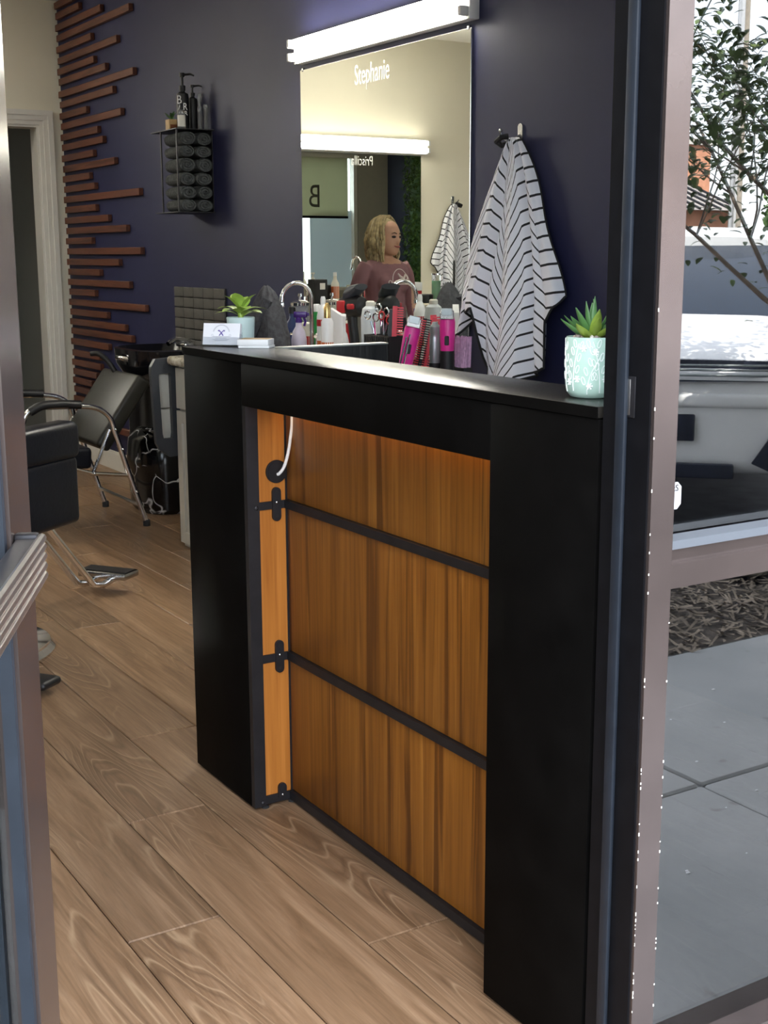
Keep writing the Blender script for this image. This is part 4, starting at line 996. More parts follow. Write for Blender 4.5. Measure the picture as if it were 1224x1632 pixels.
m = MB(); m.rbox((2.088, 5.222, .608), (2.30, 5.27, .775), .006, 2); m.build('end_box_lid', 'cab_grey', fs_)

# ---------------- styling chair
ST = (.93, 4.10)
SA = math.radians(36)
SM = TR(ST[0], ST[1], 0) @ RZ(SA)
sty = thing('styling_chair', 'black vinyl salon styling chair with boxy arms and chrome T-shaped footrest', 'chair', (ST[0], ST[1], 0))
m = MB(); m.lathe([(.30, 0), (.305, .012), (.29, .03), (.12, .045), (.06, .055)], (0, 0, 0), 40, SM); m.build('base_disc', 'chrome', sty)
m = MB(); m.lathe([(.045, .05), (.045, .22), (.03, .22), (.03, .36)], (0, 0, 0), 20, SM); m.build('hydraulic_column', 'chrome', sty)
m = MB(); m.tube([SM @ Vector(p) for p in ((.0, -.05, .12), (-.10, -.26, .09), (-.18, -.40, .05))], .010, 8); m.rbox((-.25, -.52, .02), (-.16, -.40, .045), .012, 3, SM); m.build('pump_pedal', 'black', sty)
m = MB(); m.rbox((-.24, -.25, .40), (.27, .25, .53), .03, 4, SM); m.build('seat', 'vinyl', sty)
m = MB(); m.rbox((-.33, -.26, .42), (-.22, .26, .92), .03, 4, SM @ Matrix.Rotation(-.12, 4, 'Y')); m.build('backrest', 'vinyl', sty)
for s in (-1, 1):
    y0, y1 = sorted((s*.255, s*.335))
    m = MB(); m.rbox((-.25, y0, .415), (.235, y1, .635), .022, 4, SM); m.build('arm_panel', 'vinyl', sty)
    m = MB(); m.rbox((-.26, y0-.008, .625), (.245, y1+.008, .745), .028, 4, SM); m.build('arm_pad', 'vinyl', sty)
m = MB(); m.rbox((.235, -.29, .43), (.29, .29, .565), .022, 4, SM); m.build('front_roll', 'vinyl', sty)
for s in (-.035, .035):
    m = MB(); m.tube([SM @ Vector(p) for p in ((.16, s, .405), (.40, s, .385), (.70, s, .065), (.76, s, .05), (.86, s, .06))], .013, 10); m.build('footrest_tube', 'chrome', sty)
m = MB(); m.rbox((.80, -.105, .06), (.90, .105, .085), .006, 2, SM); m.build('foot_plate', 'steel', sty)
m = MB(); m.rbox((.815, -.10, .0855), (.885, .10, .089), .001, 1, SM); m.build('foot_pad', 'black', sty)

# ================================================================== BACK WALL STATION (seen in the mirror)
mr2 = thing('wall_mirror', 'frameless mirror on cream wall lettered with a white name, seen reflected', 'mirror', (.62, YB, .93))
MB().box((.012, YB-.008, .935), (1.23, YB-.001, 1.945)).build('mirror_edge', 'steel', mr2)
MB().box((.014, YB-.0092, .937), (1.228, YB-.008, 1.943)).build('mirror_glass', 'mirror_silver', mr2)
text_part('Priscilla', 'text_white', mr2, TR(.505, YB-.0096, 1.865) @ Matrix.Rotation(PI/2, 4, 'X'), .095, sx=.62)
tube_light('tube_light', 'twin fluorescent tube light on cream wall above the reflected mirror', (.60, YB, 2.004), 'x', 1.26)
s2 = thing('station_cabinet', 'grey shaker cabinet under the reflected mirror on cream wall', 'cabinet', (.45, 7.7, 0))
MB().box((-.75, 7.50, 0), (1.45, YB-.024, .88)).build('carcass', 'cab_grey2', s2)
for k in range(4):
    xa = -.74+k*.545; m = MB(); a, b, z0, z1, f = xa, xa+.535, .02, .87, .05; y = 7.50
    m.box((a, y-.019, z0), (a+f, y, z1)).box((b-f, y-.019, z0), (b, y, z1)).box((a+f, y-.019, z0), (b-f, y, z0+f)).box((a+f, y-.019, z1-f), (b-f, y, z1)).box((a+f, y-.01, z0+f), (b-f, y, z1-f)); m.build('door', 'cab_grey2', s2)
gt = MB(); gt.rbox((-.78, 7.44, .88), (1.47, YB-.01, .922), .016, 4); tag(gt.build('granite_countertop', 'granite'), 'granite countertop under the reflected mirror on the cream wall', 'countertop')
Z2 = .922
fc2 = copy_tree(fc); fc2.location = (.44, 7.84, Z2); fc2.rotation_euler = (0, 0, PI/2); fc2['label'] = 'chrome gooseneck faucet on the station below the reflected mirror'
t = bottle('disinfectant_jar', 'tall glass jar of green disinfectant on the reflected counter', (.115, 7.62, Z2), [(.030, 0), (.032, .004), (.032, .19)], 'clear', [('liquid', [(.029, .006), (.029, .15)], 'green_b'), ('lid', [(.033, .19), (.033, .20)], 'chrome')], 'jar')
bx2 = thing('wipe_tub', 'white and red wipe box on counter under the reflected mirror', 'box', (.26, 7.72, Z2))
m = MB(); m.rbox((.20, 7.67, Z2), (.32, 7.77, Z2+.11), .006, 2); m.build('tub', 'red', bx2)
m = MB(); m.rbox((.198, 7.668, Z2+.08), (.322, 7.772, Z2+.14), .006, 2); m.build('lid', 'white', bx2)
MB().box((.235, 7.668, Z2+.02), (.285, 7.6695, Z2+.07)).build('label_print', 'offwhite', bx2)
m = MB(); m.lathe([(.05, 0), (.055, .004), (.058, .055), (.054, .06)], (.235, 7.58, Z2), 20); tag(m.build('black_dish', 'black'), 'low round black dish on the reflected counter', 'dish')
t = bottle('glass_tumbler', 'clear glass tumbler with white comb on the reflected counter', (.30, 7.90, Z2), [(.035, 0), (.037, .003), (.04, .17)], 'clear', [('comb_handle', [(.006, .02), (.006, .20)], 'white')], 'tumbler')
rod = thing('curling_iron', 'thin black curling iron standing upright before the reflected striped cape', 'curling iron', (.005, 7.56, Z2))
MB().lathe([(.014, 0), (.014, .10), (.009, .105), (.009, .28), (.005, .29)], (.005, 7.56, Z2), 12).build('barrel', 'black', rod)
MB().tube([(.018, 7.56, Z2+.10), (.016, 7.55, Z2+.20)], .003, 6).build('clamp', 'steel', rod)
for k, (x, y, w_, h, lab) in enumerate(((.99, 7.76, .10, .17, 'black hair-product box on reflected counter beneath the front window reflection'), (.86, 7.84, .07, .13, 'smaller black box with white label on the reflected counter'))):
    t = thing('product_box', lab, 'box', (x, y, Z2)); m = MB(); m.rbox((x-w_/2, y-.05, Z2), (x+w_/2, y+.05, Z2+h), .004, 1); m.build('carton', 'black', t)
    MB().box((x-w_*.3, y-.0515, Z2+h*.6), (x+w_*.1, y-.0505, Z2+h*.85)).build('label_print', 'white', t)
bottle('lotion_bottle', 'pale bottle with orange label on the reflected counter', (.865, 7.74, Z2), [(.026, 0), (.028, .004), (.028, .14), (.012, .17), (.012, .19)], 'offwhite', [('label_band', [(.0283, .04), (.0283, .12)], 'orange_l'), ('cap', [(.013, .19), (.013, .215)], 'white')])
bottle('pump_bottle', 'clear round pump bottle on the reflected counter', (.96, 7.88, Z2), [(.04, 0), (.045, .01), (.045, .10), (.015, .14), (.015, .16)], 'clear', [('pump', [(.012, .16), (.012, .175), (.005, .178), (.005, .20), (.015, .203), (.015, .212)], 'offwhite')])
hk2 = thing('wall_hook', 'chrome hook on cream wall holding a striped cape, seen in mirror', 'hook', (-.27, YB, 1.61))
m = MB(); m.rbox((-.282, YB-.006, 1.61), (-.258, YB, 1.67), .002, 1); m.build('hook_plate', 'steel', hk2)
m = MB(); m.tube(smooth([(-.27, YB-.004, 1.63), (-.27, YB-.04, 1.615), (-.27, YB-.08, 1.64)]), .0045, 8); m.build('hook_arm', 'steel', hk2)
c2 = cape('striped_cape', 'white cape with thin black stripes hanging on the cream wall, seen in mirror', (0, 0, 0), .42, .66, 1)
c2.location = (-.27, YB, 1.615); c2.rotation_euler = (0, 0, PI/2)
# living wall on left wall
gw = thing('foliage_panel', 'strip of artificial green foliage on the navy side wall, seen in mirrors', 'plant wall', (XL+.02, 2.15, .6))
MB().box((XL+.002, 1.94, .6), (XL+.03, 2.7, 2.5)).build('backing', 'leaf_green', gw)
m = MB()
for k in range(2600):
    y = rnd.uniform(1.90, 2.7); z = rnd.uniform(.58, 2.5); M = TR(XL+.075+rnd.random()*.05, y, z) @ RZ(rnd.random()*6.3) @ Matrix.Rotation(rnd.uniform(-1.2, 1.2), 4, 'Y'); L = rnd.uniform(.04, .07)
    m.add([M @ Vector(p) for p in ((0, 0, 0), (L*.5, L*.28, 0), (L, 0, 0), (L*.5, -L*.28, 0))], [(0, 1, 2, 3)])
o = m.build('foliage', 'leaf_wall', gw); o['kind'] = 'stuff'
# unseen ceiling panels added as fill light for the room
for (x, y, lb) in ((.0, 5.2, 'added flat fill light panel above the styling chair'), (-2.2, 3.4, 'added flat fill light panel beside the foliage wall'), (-2.2, 6.2, 'added flat fill light panel deep in the room near cream wall'), (.2, 2.9, 'added flat fill light panel just inside the entrance door'), (1.0, 7.2, 'added flat fill light panel before the cream wall doorway')):
    t = thing('fill_light', lb, 'fill light', (x, y, ZC-.03), 'added fill light panels')
    e_ = .62 if y > 7 else .31
    MB().box((x-e_, y-.31, ZC-.03), (x+e_, y+.31, ZC)).build('frame', 'white', t)
    MB().box((x-e_+.02, y-.29, ZC-.034), (x+e_-.02, y+.29, ZC-.03)).build('diffuser', 'fill_glow', t)

t = thing('fill_light', 'small round fill light added in hallway beyond the cream wall doorway', 'fill light', (1.3, 8.7, ZC-.05))  # unseen lamp added to brighten the dark hallway
MB().lathe([(.16, -.0), (.16, .05)], (1.3, 8.7, ZC-.05), 24).build('frame', 'white', t)
MB().lathe([(.14, -.006), (.15, -.0)], (1.3, 8.7, ZC-.05), 24).build('diffuser', 'fill_glow', t)

# ================================================================== PERSON (seen in the mirror)
PX_, PY_ = .985, 6.90
FA = math.radians(-90-4)      # facing direction in world (towards -y, turned to -x)
PM = TR(PX_, PY_, 0) @ RZ(FA+PI/2)   # local: -y = front, x = her left... local x to her left
per = thing('person', 'person in dusty pink printed t-shirt with wavy blonde hair, reflected in mirror', 'person', (PX_, PY_, 0))
def ell(c, a, b, n=24, M=None, tilt=0): return [Vector((c[0]+a*math.cos(q), c[1]+b*math.sin(q), c[2]+tilt*math.sin(q))) for q in [2*PI*k/n for k in range(n)]]
def body_mesh():
    m = MB()
    torso = [(.80, .155, .115, .01), (.86, .165, .12, .01), (.93, .158, .115, .005), (1.0, .150, .11, 0), (1.06, .158, .118, -.005), (1.11, .168, .122, -.008), (1.16, .175, .112, -.003), (1.195, .165, .092, .005), (1.22, .125, .075, .012), (1.237, .07, .058, .015)]
    m.loft([ell((0, y, z), a, b) for z, a, b, y in torso])
    # bust
    for s in (-1, 1): m.sphere((s*.068, -.085, 1.085), (.062, .052, .062), 14, 10)
    # neck + head
    m.loft([ell((0, .012, 1.20), .055, .055), ell((0, .004, 1.25), .047, .05), ell((0, -.002, 1.30), .047, .052)])
    HMx = TR(0, -.012, 1.358) @ RZ(math.radians(16))
    head = [(-.108, .022, .028, -.042), (-.100, .038, .046, -.034), (-.08, .052, .066, -.020), (-.05, .063, .081, -.008), (-.01, .069, .090, 0), (.03, .072, .094, .004), (.065, .067, .086, .006), (.09, .05, .066, .008), (.108, .022, .03, .01)]
    m.loft([[HMx @ p for p in ell((0, y, z), a, b)] for z, a, b, y in head])
    m.loft([[HMx @ p for p in ell((0, y, z), a, b, 12)] for z, a, b, y in ((.012, .007, .010, -.086), (-.012, .009, .014, -.092), (-.030, .0135, .016, -.092), (-.036, .010, .010, -.086))])  # nose
    for s in (-1, 1): m.sphere(HMx @ Vector((s*.072, .01, -.01)), (.008, .018, .03), 10, 8)
    # arms : her right (local -x) akimbo, left (local +x) hanging to counter
    def limb(pts, rs): m.tube(smooth(pts, 5), [rs[0]+(rs[-1]-rs[0])*0+0 for _ in range(0)] or interp(rs, (len(pts)-1)*5+1), 14)
    def interp(rs, n):
        out = []
        for i in range(n):
            t = i/(n-1)*(len(rs)-1); k = min(int(t), len(rs)-2); out.append(rs[k]+(rs[k+1]-rs[k])*(t-k))
        return out
    limb([(-.145, .01, 1.185), (-.19, .02, 1.12), (-.235, .05, 1.0), (-.255, .06, .96)], [.056, .054, .045, .042])
    limb([(-.255, .06, .96), (-.235, -.02, .915), (-.185, -.085, .885)], [.042, .037, .026])
    limb([(.145, .01, 1.185), (.185, .0, 1.12), (.205, -.01, 1.0), (.212, -.02, .955)], [.056, .054, .045, .041])
    limb([(.212, -.02, .955), (.205, -.05, .87), (.19, -.085, .78)], [.041, .035, .026])
    # hands with five fingers
    for s, w0, d in ((-1, Vector((-.185, -.085, .885)), Vector((.75, -.2, -.35))), (1, Vector((.19, -.085, .78)), Vector((-.12, -.35, -.9)))):
        d.normalize(); side = Vector((0, 1, 0)).cross(d).normalized(); nrm = d.cross(side)
        m.tube([w0, w0+d*.04, w0+d*.08], [.024, .034, .034], 10)
        for k in range(4):
            b = w0+d*.08+side*(k-1.5)*.017; L = (.055, .065, .06, .047)[k]
            m.tube([b, b+d*L*.5+nrm*.003, b+d*L*.85-nrm*.012], [.0095, .009, .0075], 8)
        b = w0+d*.03+side*.028; m.tube([b, b+d*.03+side*.022, b+d*.055+side*.026], [.011, .010, .008], 8)
    # legs
    for s in (-1, 1):
        m.tube(smooth([(s*.085, .0, .84), (s*.092, -.005, .62), (s*.09, .0, .42), (s*.092, .015, .26), (s*.09, .02, .07)], 4), interp([.092, .085, .058, .055, .038], 17), 16)
        m.sphere((s*.09, -.035, .04), (.042, .115, .04), 14, 8)
    return m
m = body_mesh(); m.v = [tuple(PM @ Vector((-p[0]*(.88 if p[2] < 1.245 else 1), p[1], p[2]))-Vector((PX_, PY_, 0))) for p in m.v]
tmp = bpy.data.objects.new('tmp', m.mesh('tmp')); COL.objects.link(tmp)
rm = tmp.modifiers.new('r', 'REMESH'); rm.mode = 'VOXEL'; rm.voxel_size = .0065
smo = tmp.modifiers.new('s', 'SMOOTH'); smo.factor = .5; smo.iterations = 3
dg = bpy.context.evaluated_depsgraph_get(); dg.update(); me = bpy.data.meshes.new_from_object(tmp.evaluated_get(dg)); bpy.data.objects.remove(tmp)
me.materials.clear()
for k in ('skin', 'shirt', 'pants', 'black'): me.materials.append(MATS[k])
inv = (RZ(FA+PI/2)).inverted()
for p in me.polygons:
    c_ = inv @ p.center; z = c_.z; ax = abs(c_.x); k = 0
    bare = math.hypot(c_.x, c_.y+.02) < .085 and z > 1.198
    if .865 < z < 1.26 and not bare and not (ax > .165 and z < 1.06): k = 1
    if z <= .865 and ax < .175 and not (c_.y < -.06 and ax > .13): k = 2
    if z < .865 and z > .62 and ax > .15: k = 0
    if z < .07: k = 3
    if z < .62 and z >= .07: k = 2
    p.material_index = k
me.polygons.foreach_set('use_smooth', [True]*len(me.polygons)); me.name = 'body'
bo = bpy.data.objects.new('body', me); COL.objects.link(bo); bo.parent = per
HW = PM @ TR(0, -.012, 1.358) @ RZ(math.radians(-16))
for s in (-1, 1):
    m = MB(); m.sphere(HW @ Vector((s*.030, -.083, .002)), (.0150, .011, .0078), 12, 8); m.build('eye', 'eye_dark', per)
    m = MB(); m.tube([HW @ Vector(p) for p in ((s*.014, -.093, .021), (s*.030, -.089, .027), (s*.046, -.078, .022))], [.003, .0035, .002], 6); m.build('eyebrow', 'brow', per)
m = MB(); m.tube([HW @ Vector(p) for p in ((-.026, -.082, -.052), (-.012, -.094, -.057), (0, -.097, -.058), (.012, -.094, -.057), (.026, -.082, -.052))], [.002, .005, .0055, .005, .002], 8); m.build('lips', 'lip', per)
# hair : cap and wavy locks
m = MB(); rings = []
for j in range(9):
    b = PI/2*j/8; r = math.cos(b); rings.append([HW @ Vector((.084*max(r, .02)*math.cos(q), .026+.092*max(r, .02)*math.sin(q), .040+.084*math.sin(b))) for q in [2*PI*k/24 for k in range(24)]])
m.loft(rings); hr = m.build('hair', 'hair', per)
m = MB()
for k in range(72):
    a = math.radians(-36+252*k/71)          # around the back, leaving the face open
    x0_, y0_ = math.cos(a), math.sin(a); 
    pts = []; r0 = rnd.uniform(.92, 1.02); ph = rnd.random()*6; L = rnd.uniform(.21, .265)*(1 if y0_ > -.35 else .92)
    part = .35 if x0_ > 0 else -.35
    pts.append(HW @ Vector((x0_*.02+.012, .0+y0_*.03, .126)))
    pts.append(HW @ Vector((x0_*.066*r0, .022+y0_*.068*r0, .098)))
    for q in range(1, 9):
        t = q/8; wv_ = .010*math.sin(ph+t*9)
        rr = r0*(1+.24*math.sin(PI*min(t, .9)))
        pts.append(HW @ Vector((x0_*(.078*rr+wv_*1.3), .022+y0_*(.084*rr+wv_), .07-L*t)))
    pts = smooth(pts, 3); n_ = len(pts)
    m.tube(pts, [.0115*(1-.55*(i/(n_-1))**3) for i in range(n_)], 6)
m.build('locks', 'hair', hr)
# shirt print
m = MB()
from mathutils.bvhtree import BVHTree
_bv = BVHTree.FromPolygons([inv @ v_.co for v_ in me.vertices], [tuple(p.vertices) for p in me.polygons])
def chest(x, z):
    x2, z2 = -(x*.85+.03), z+.055
    hit = _bv.ray_cast(Vector((x2, -.6, z2)), Vector((0, 1, 0)))
    y = hit[0].y if hit[0] is not None else -.11
    return PM @ Vector((x2, y-.001, z2))
m.tube([chest(-.005+.075*math.cos(a), 1.03+.082*math.sin(a)) for a in [-.1+(PI+.2)*k/24 for k in range(25)]], .0026, 6)
m.tube([chest(-.10+.012*k, 1.02) for k in range(17)], .003, 6)
m.tube([chest(-.105+.013*math.cos(a), 1.032+.012*math.sin(a)) for a in [2*PI*k/12 for k in range(12)]], .0028, 6, closed=True)
m.tube([chest(x, z) for x, z in ((-.025, 1.085), (-.005, 1.062), (.02, 1.055), (.04, 1.075), (.055, 1.06), (.045, 1.04))], [.005, .009, .009, .007, .006, .004], 8)
m.tube([chest(x, z) for x, z in ((.03, 1.03), (.045, 1.05), (.06, 1.03))], .005, 6)
m.build('shirt_print', 'logo', per)
m = MB(); Wc = PM @ Vector((-.172, -.075, .80)); m.tube([Wc+Vector((.031*math.cos(a), .031*math.sin(a), .008*math.cos(a))) for a in [2*PI*k/18 for k in range(18)]], .004, 8, closed=True); m.build('bracelet', 'chrome', per)

# ================================================================== OUTSIDE (seen reflected in shop window)
ZO = -.03
sw = struct(MB().box((-8, -.32, ZO-.1), (12, YI-.10, ZO-.012)).build('ground_walk', 'concrete'))
slm = {}
for ix in range(9):
    for iy in range(2):
        x0_ = -3.86+ix*1.22; y0_ = [-.32, .487][iy]; y1_ = [.487, YO-.002][iy]
        m = MB(); m.rbox((x0_+.004, y0_+.004, ZO-.05), (x0_+1.216, y1_-.004, ZO), .006, 1); m.build('slab', 'concrete', sw)
struct(MB().box((-30, -1.15, ZO-.12), (40, -.32, ZO-.01)).build('ground_bed', 'mulch'))
m = MB()
for k in range(5200):
    x = rnd.uniform(1.6, 7.5); y = rnd.uniform(-1.12, -.20 if rnd.random() < .05 else -.32); L = rnd.uniform(.012, .045); a = rnd.random()*6.3; M = TR(x, y, ZO+rnd.uniform(-.004, .012)) @ RZ(a) @ Matrix.Rotation(rnd.uniform(-.5, .5), 4, 'Y')
    m.add([M @ Vector(p) for p in ((-L, -.004, 0), (L, -.005, .002), (L, .004, 0), (-L, .005, .004))], [(0, 1, 2, 3)])
o = tag(m.build('wood_mulch', 'chip'), 'loose brown wood mulch chips in the planting bed', 'mulch'); o['kind'] = 'stuff'
struct(MB().box((-30, -1.32, ZO-.12), (40, -1.15, ZO+.01)).build('ground_kerb', 'kerb'))
struct(MB().box((-40, -40, ZO-.3), (60, -1.32, ZO-.13)).build('ground_lot', 'asphalt'))
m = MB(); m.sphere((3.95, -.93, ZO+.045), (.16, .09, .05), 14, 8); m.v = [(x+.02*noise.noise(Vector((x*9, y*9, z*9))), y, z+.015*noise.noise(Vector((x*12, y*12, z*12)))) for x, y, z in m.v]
tag(m.build('sunlit_patch_rock', 'rock'), 'flat pale rock added for a sunlit patch in the mulch bed before the parked car', 'rock')  # added in place of a bright sunlit patch on the ground
m = MB()
for k in range(60):
    x = rnd.uniform(1.4, 3.0); y = rnd.uniform(-.2, 1.1); r = rnd.uniform(.002, .006); m.rbox((x-r, y-r*.7, ZO), (x+r, y+r*.7, ZO+r*.6), r*.2, 1)
o = tag(m.build('litter_specks', 'white'), 'scattered white petals and specks on the concrete walk', 'debris'); o['kind'] = 'stuff'

# parked white SUV, nose towards shop
CX, CY = 4.40, -1.95
CMt = TR(CX, CY, 0) @ RZ(math.atan2(.714, .70))
car = thing('parked_car', 'white SUV parked nose-in, reflected in the shop window', 'car', (CX+1.57, CY-1.54, ZO-.13))
def cp_(x, s, z): return CMt @ Vector((x, -s, z))
FW = CMt.to_3x3() @ Vector((0, 1, 0))
def body_ring(s, hw, zb, zt, crown=.03, tuck=.94):
    half = [(hw*tuck*.98, zb), (hw*.99, zb+(zt-zb)*.25), (hw, zb+(zt-zb)*.55), (hw*.985, zb+(zt-zb)*.8), (hw*.93, zt-.012), (hw*.80, zt+crown*.35), (hw*.5, zt+crown*.8), (0, zt+crown)]
    pts = half+[(-x, z) for x, z in half[-2::-1]]
    return [cp_(x, s, z) for x, z in pts]
m = MB(); m.loft([body_ring(s, hw, zb, zt, cr) for s, hw, zb, zt, cr in ((0.0, .76, .28, .62, .01), (.02, .86, .24, .68, .015), (.10, .91, .20, .74, .02), (.25, .93, .18, .79, .03), (.6, .95, .17, .85, .035), (1.0, .955, .17, .90, .03), (1.3, .96, .17, .93, .02), (2.0, .96, .17, .95, .02), (3.6, .96, .18, .96, .02), (4.3, .94, .2, .95, .02), (4.55, .88, .26, .92, .02))]); m.build('car_body', 'car_white', car)
def gh_ring(s, z, hw0, hw1, zb=.9): return [cp_(x, s, z_) for x, z_ in ((hw0, zb), (hw1, z-.02), (hw1*.85, z), (-hw1*.85, z), (-hw1, z-.02), (-hw0, zb))]
m = MB(); m.loft([gh_ring(s, z, a, b) for s, z, a, b in ((.98, .915, .84, .83), (1.75, 1.315, .86, .66), (2.0, 1.36, .88, .66), (3.8, 1.37, .88, .66), (4.45, 1.02, .86, .70))]); m.build('cabin_glass', 'car_glass', car)
m = MB(); m.loft([[cp_(x, s, z) for x, z in ((.66, z0-.03), (.60, z0+.0), (.4, z0+.022), (0, z0+.03), (-.4, z0+.022), (-.60, z0), (-.66, z0-.03))] for s, z0 in ((1.72, 1.325), (1.95, 1.378), (2.8, 1.40), (3.8, 1.385), (3.95, 1.35))]); m.build('roof', 'car_white', car)
for s_ in (-1, 1):
    m = MB(); m.tube([cp_(s_*.84, .95, .925), cp_(s_*.67, 1.74, 1.325)], .028, 8); m.tube([cp_(s_*.85, 2.3, .95), cp_(s_*.665, 2.35, 1.37)], .03, 8); m.build('pillar', 'car_white', car)
    m = MB(); m.rbox((-.10, -.05, -.05), (.10, .06, .08), .03, 3, TR(*cp_(s_*1.03, 1.25, .99))); m.build('side_mirror', 'car_white', car)
    m = MB(); rings = [[cp_(s_*(x), s, z) for x, s, z in ((.50, .015+.0*k, .625+.0), (.50, .03, .685), (.72, .075, .725), (.86, .16, .74), (.90, .28, .72), (.86, .12, .66), (.70, .03, .63))] for k in (0,)]
    base = rings[0]; m.loft([[p+FW*.012 for p in base], [p-FW*.05 for p in base]]); m.build('headlight', 'lamp_clear', car)
    m = MB(); base = [cp_(s_*x, s, z) for x, s, z in ((.44, .0, .27), (.52, .0, .40), (.70, .035, .44), (.80, .06, .42), (.80, .06, .30), (.70, .03, .24), (.52, .0, .235))]
    m.loft([[p+FW*.030 for p in base], [p-FW*.05 for p in base]]); fg = m.build('fog_recess', 'car_dark', car)
    m = MB(); base = [cp_(s_*x, s, z) for x, s, z in ((.56, .0, .38), (.64, .01, .415), (.74, .03, .41), (.76, .04, .37), (.66, .015, .36))]
    m.loft([[p+FW*.045 for p in base], [p-FW*.02 for p in base]]); m.build('fog_lamp', 'lamp_clear', fg)
    for s in (.85, 3.65):
        Mw = TR(*cp_(s_*.86, s, .175)) @ CMt.to_3x3().to_4x4() @ Matrix.Rotation(PI/2, 4, 'Y')
        m = MB(); m.lathe([(.20, -.11), (.31, -.11), (.335, -.08), (.335, .08), (.31, .11), (.20, .11)], (0, 0, 0), 28, Mw); wh = m.build('tyre', 'rubber', car)
        m = MB(); m.lathe([(.20, -.10), (.19, .09), (.06, .07), (.05, .10)], (0, 0, 0), 20, Mw); m.build('rim', 'alu', wh)
# grille band, plate, lower intake, bonnet line
m = MB(); base = [cp_(x, s, z) for x, s, z in ((-.74, .06, .665), (-.5, .01, .66), (0, -.012, .655), (.5, .01, .66), (.74, .06, .665), (.70, .10, .745), (.45, .07, .752), (0, .05, .757), (-.45, .07, .752), (-.70, .10, .745))]
m.loft([[p+FW*.02 for p in base], [p-FW*.10 for p in base]]); m.build('grille', 'car_dark', car)
for zz in (.685, .71, .733):
    m = MB(); m.tube([cp_(x, s-.015, zz) for x, s in ((-.62, .055), (-.4, .02), (0, .0), (.4, .02), (.62, .055))], .006, 6); m.build('grille_bar', 'silver_can', car)
m = MB(); m.rbox((-.36, -.02, .19), (.36, .03, .26), .01, 2, CMt); m.build('lower_intake', 'car_dark', car)
m = MB(); m.rbox((-.17, .015, .37), (.17, .03, .50), .01, 2, CMt); pt_ = m.build('plate_holder', 'car_dark', car)
m = MB(); m.rbox((-.60, -.03, .53), (.60, .02, .60), .02, 3, CMt); m.build('bumper', 'car_white', car)

# street tree in planting bed
tree = thing('street_tree', 'small leafy street tree with slender trunk in mulch bed, reflected in window', 'tree', (4.02, -.80, ZO))
tb = Vector((4.02, -.80, ZO)); segs = []; tips = []
def grow(p, d, L, r, lev):
    pts = [p]; q = p.copy(); dd = d.copy()
    for k in range(5):
        dd = (dd+Vector((rnd.uniform(-.16, .16), rnd.uniform(-.16, .16), rnd.uniform(-.02, .10)))).normalized(); q = q+dd*L/5; pts.append(q.copy())
        if lev >= 1: tips.append((q.copy(), dd.copy()))
    segs.append((pts, r, lev))
    if lev < 3:
        for k in range(4 if lev else 9):
            i = rnd.randint(2 if lev else 1, 5) if lev else 3+k % 3; b = pts[i]; a = rnd.random()*6.3
            nd_ = (Vector((math.cos(a), math.sin(a), rnd.uniform(-.15, .8)))*.9+dd*.5).normalized(); grow(b, nd_, L*rnd.uniform(.5, .66), r*.38, lev+1)
grow(tb, Vector((.0, 0, 1)), 1.7, .030, 0)
m = MB()
for pts, r, lev in segs: m.tube(pts, [r*(1-.55*i/5) for i in range(6)], 8 if lev < 2 else 5)
m.build('trunk', 'bark', tree)
lm_ = leaf_mesh(.046, .024, .3).mesh('leaf', (0, 0, 0), 'leaf_tree')
eye_v = Vector((0, 2*1.31, 1.26))   # viewpoint mirrored in window
cand = []
for q, dd in tips:
    for k in range(7):
        p = q+Vector((rnd.uniform(-.10, .10), rnd.uniform(-.10, .10), rnd.uniform(-.10, .08))); cand.append((p, rnd.random()*6.3, rnd.uniform(-.9, .6), rnd.uniform(.7, 1.3)))
cand.sort(key=lambda c_: (c_[0]-eye_v).length)
m = MB(); base = leaf_mesh(.046, .024, .3)
for k, (p, a, b, s) in enumerate(cand):
    M = TR(*p) @ RZ(a) @ Matrix.Rotation(b, 4, 'Y') @ Matrix.Scale(s, 4)
    if k < 280:
        o = bpy.data.objects.new('leaf', lm_); COL.objects.link(o); o.parent = tree; o.matrix_local = Matrix.Translation(-Vector(tree.location)) @ M
    else: m.add([M @ Vector(v_) for v_ in base.v], base.f, True)
o = m.build('foliage', 'leaf_tree', tree); o['kind'] = 'stuff'

# far buildings, poles and greenery across the lot
fb = thing('far_building', 'far brick building with long grey roof across the parking lot', 'building', (24, -28, ZO))
MB().box((18, -31, ZO-.2), (29.2, -25, 2.5)).build('wall', 'brick_far', fb)
m = MB(); m.add([(17.7, -24.6, 2.45), (29.5, -24.6, 2.45), (29.2, -28, 3.75), (18, -28, 3.75), (17.7, -31.4, 2.45), (29.5, -31.4, 2.45)], [(0, 1, 2, 3), (3, 2, 5, 4), (0, 3, 4), (1, 5, 2), (0, 4, 5, 1)]); rf = m.build('roof', 'roof_far', fb)
seam = MB().tube([(0, 0, 0), (0, -3.4, 1.30)], .035, 4).mesh('roof_seam', (0, 0, 0), 'black')
for k in range(28):
    o = bpy.data.objects.new('roof_seam', seam); COL.objects.link(o); o.parent = rf; o.location = Vector((18.1+k*.41, -24.6, 2.48))-world_loc(fb)
for k in range(5):
    f_ = MB().box((18.6+k*2.1, -25.02, .7), (19.8+k*2.1, -24.95, 2.0)).build('window', 'trim_white', fb); MB().box((18.7+k*2.1, -24.96, .8), (19.7+k*2.1, -24.93, 1.9)).build('pane', 'car_glass', f_)
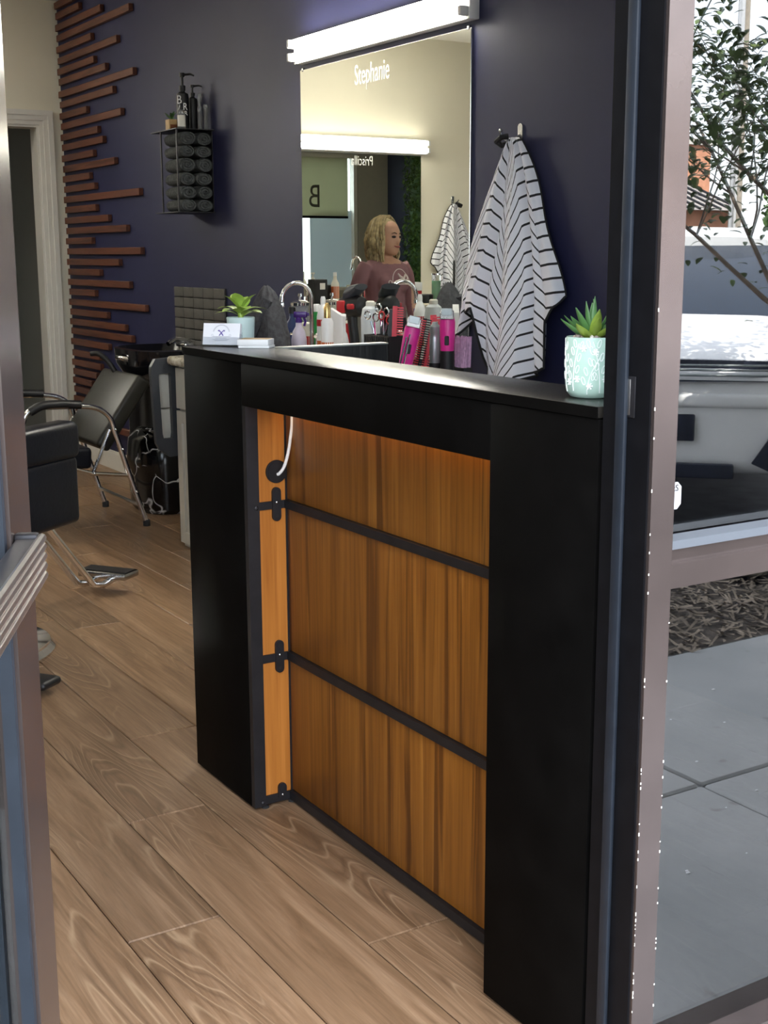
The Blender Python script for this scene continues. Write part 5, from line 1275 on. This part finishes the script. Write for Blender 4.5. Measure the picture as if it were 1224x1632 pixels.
ob = thing('far_building', 'taller orange brick building behind the long grey roof', 'building', (37, -44, ZO)); MB().box((30, -48, ZO-.2), (43.6, -40, 5.9)).build('wall', 'brick_far', ob); MB().box((29.8, -48.2, 5.9), (43.8, -39.8, 6.15)).build('parapet', 'kerb', ob)
for k in range(4):
    f_ = MB().box((31+k*3, -40.05, 3.6), (32.4+k*3, -39.95, 5.0)).build('window', 'trim_white', ob); MB().box((31.1+k*3, -39.96, 3.7), (32.3+k*3, -39.92, 4.9)).build('pane', 'car_glass', f_)
for (x, y, lab, mt, r) in ((18.5, -14.8, 'weathered wooden utility pole across the parking lot', 'pole', .13), (15.9, -12.4, 'slim pale steel lamp pole across the parking lot', 'alu', .06)):
    t = thing('utility_pole', lab, 'pole', (x, y, ZO-.13)); MB().tube([(x, y, ZO-.13), (x, y, 8.5)], [r, r*.75], 12).build('shaft', mt, t)
    m = MB(); m.box((x-.9, y-.05, 7.9), (x+.9, y+.05, 8.02)); m.build('crossarm', mt, t)
for k, (x, y, h, r, lab) in enumerate(((23.6, -17.5, 3.4, .9, 'round green tree behind the utility pole across the lot'), (29.0, -20.5, 5.2, 2.2, 'tall green tree at the right of utility pole across the lot'), (17.2, -14.9, 1.5, .6, 'low shrub beside the lamp pole across the lot'), (38.0, -24.0, 6.0, 2.6, 'large green tree near the end of far building'))):
    t = thing('far_tree', lab, 'tree', (x, y, ZO-.13)); MB().tube([(x, y, ZO-.13), (x, y, h*.7)], [.15, .08], 8).build('trunk', 'bark', t)
    m = MB()
    for q in range(1500):
        u_ = Vector((rnd.gauss(0, 1), rnd.gauss(0, 1), rnd.gauss(0, 1))).normalized()*(rnd.random()**.4); p = Vector((x+u_.x*r, y+u_.y*r, h*.62+u_.z*h*.40)); M = TR(*p) @ RZ(rnd.random()*6.3) @ Matrix.Rotation(rnd.uniform(-1.4, 1.4), 4, 'Y'); L = .22
        m.add([M @ Vector(v_) for v_ in ((0, 0, 0), (L*.5, L*.3, 0), (L, 0, 0), (L*.5, -L*.3, 0))], [(0, 1, 2, 3)])
    o = m.build('foliage', 'leaf_wall', t); o['kind'] = 'stuff'
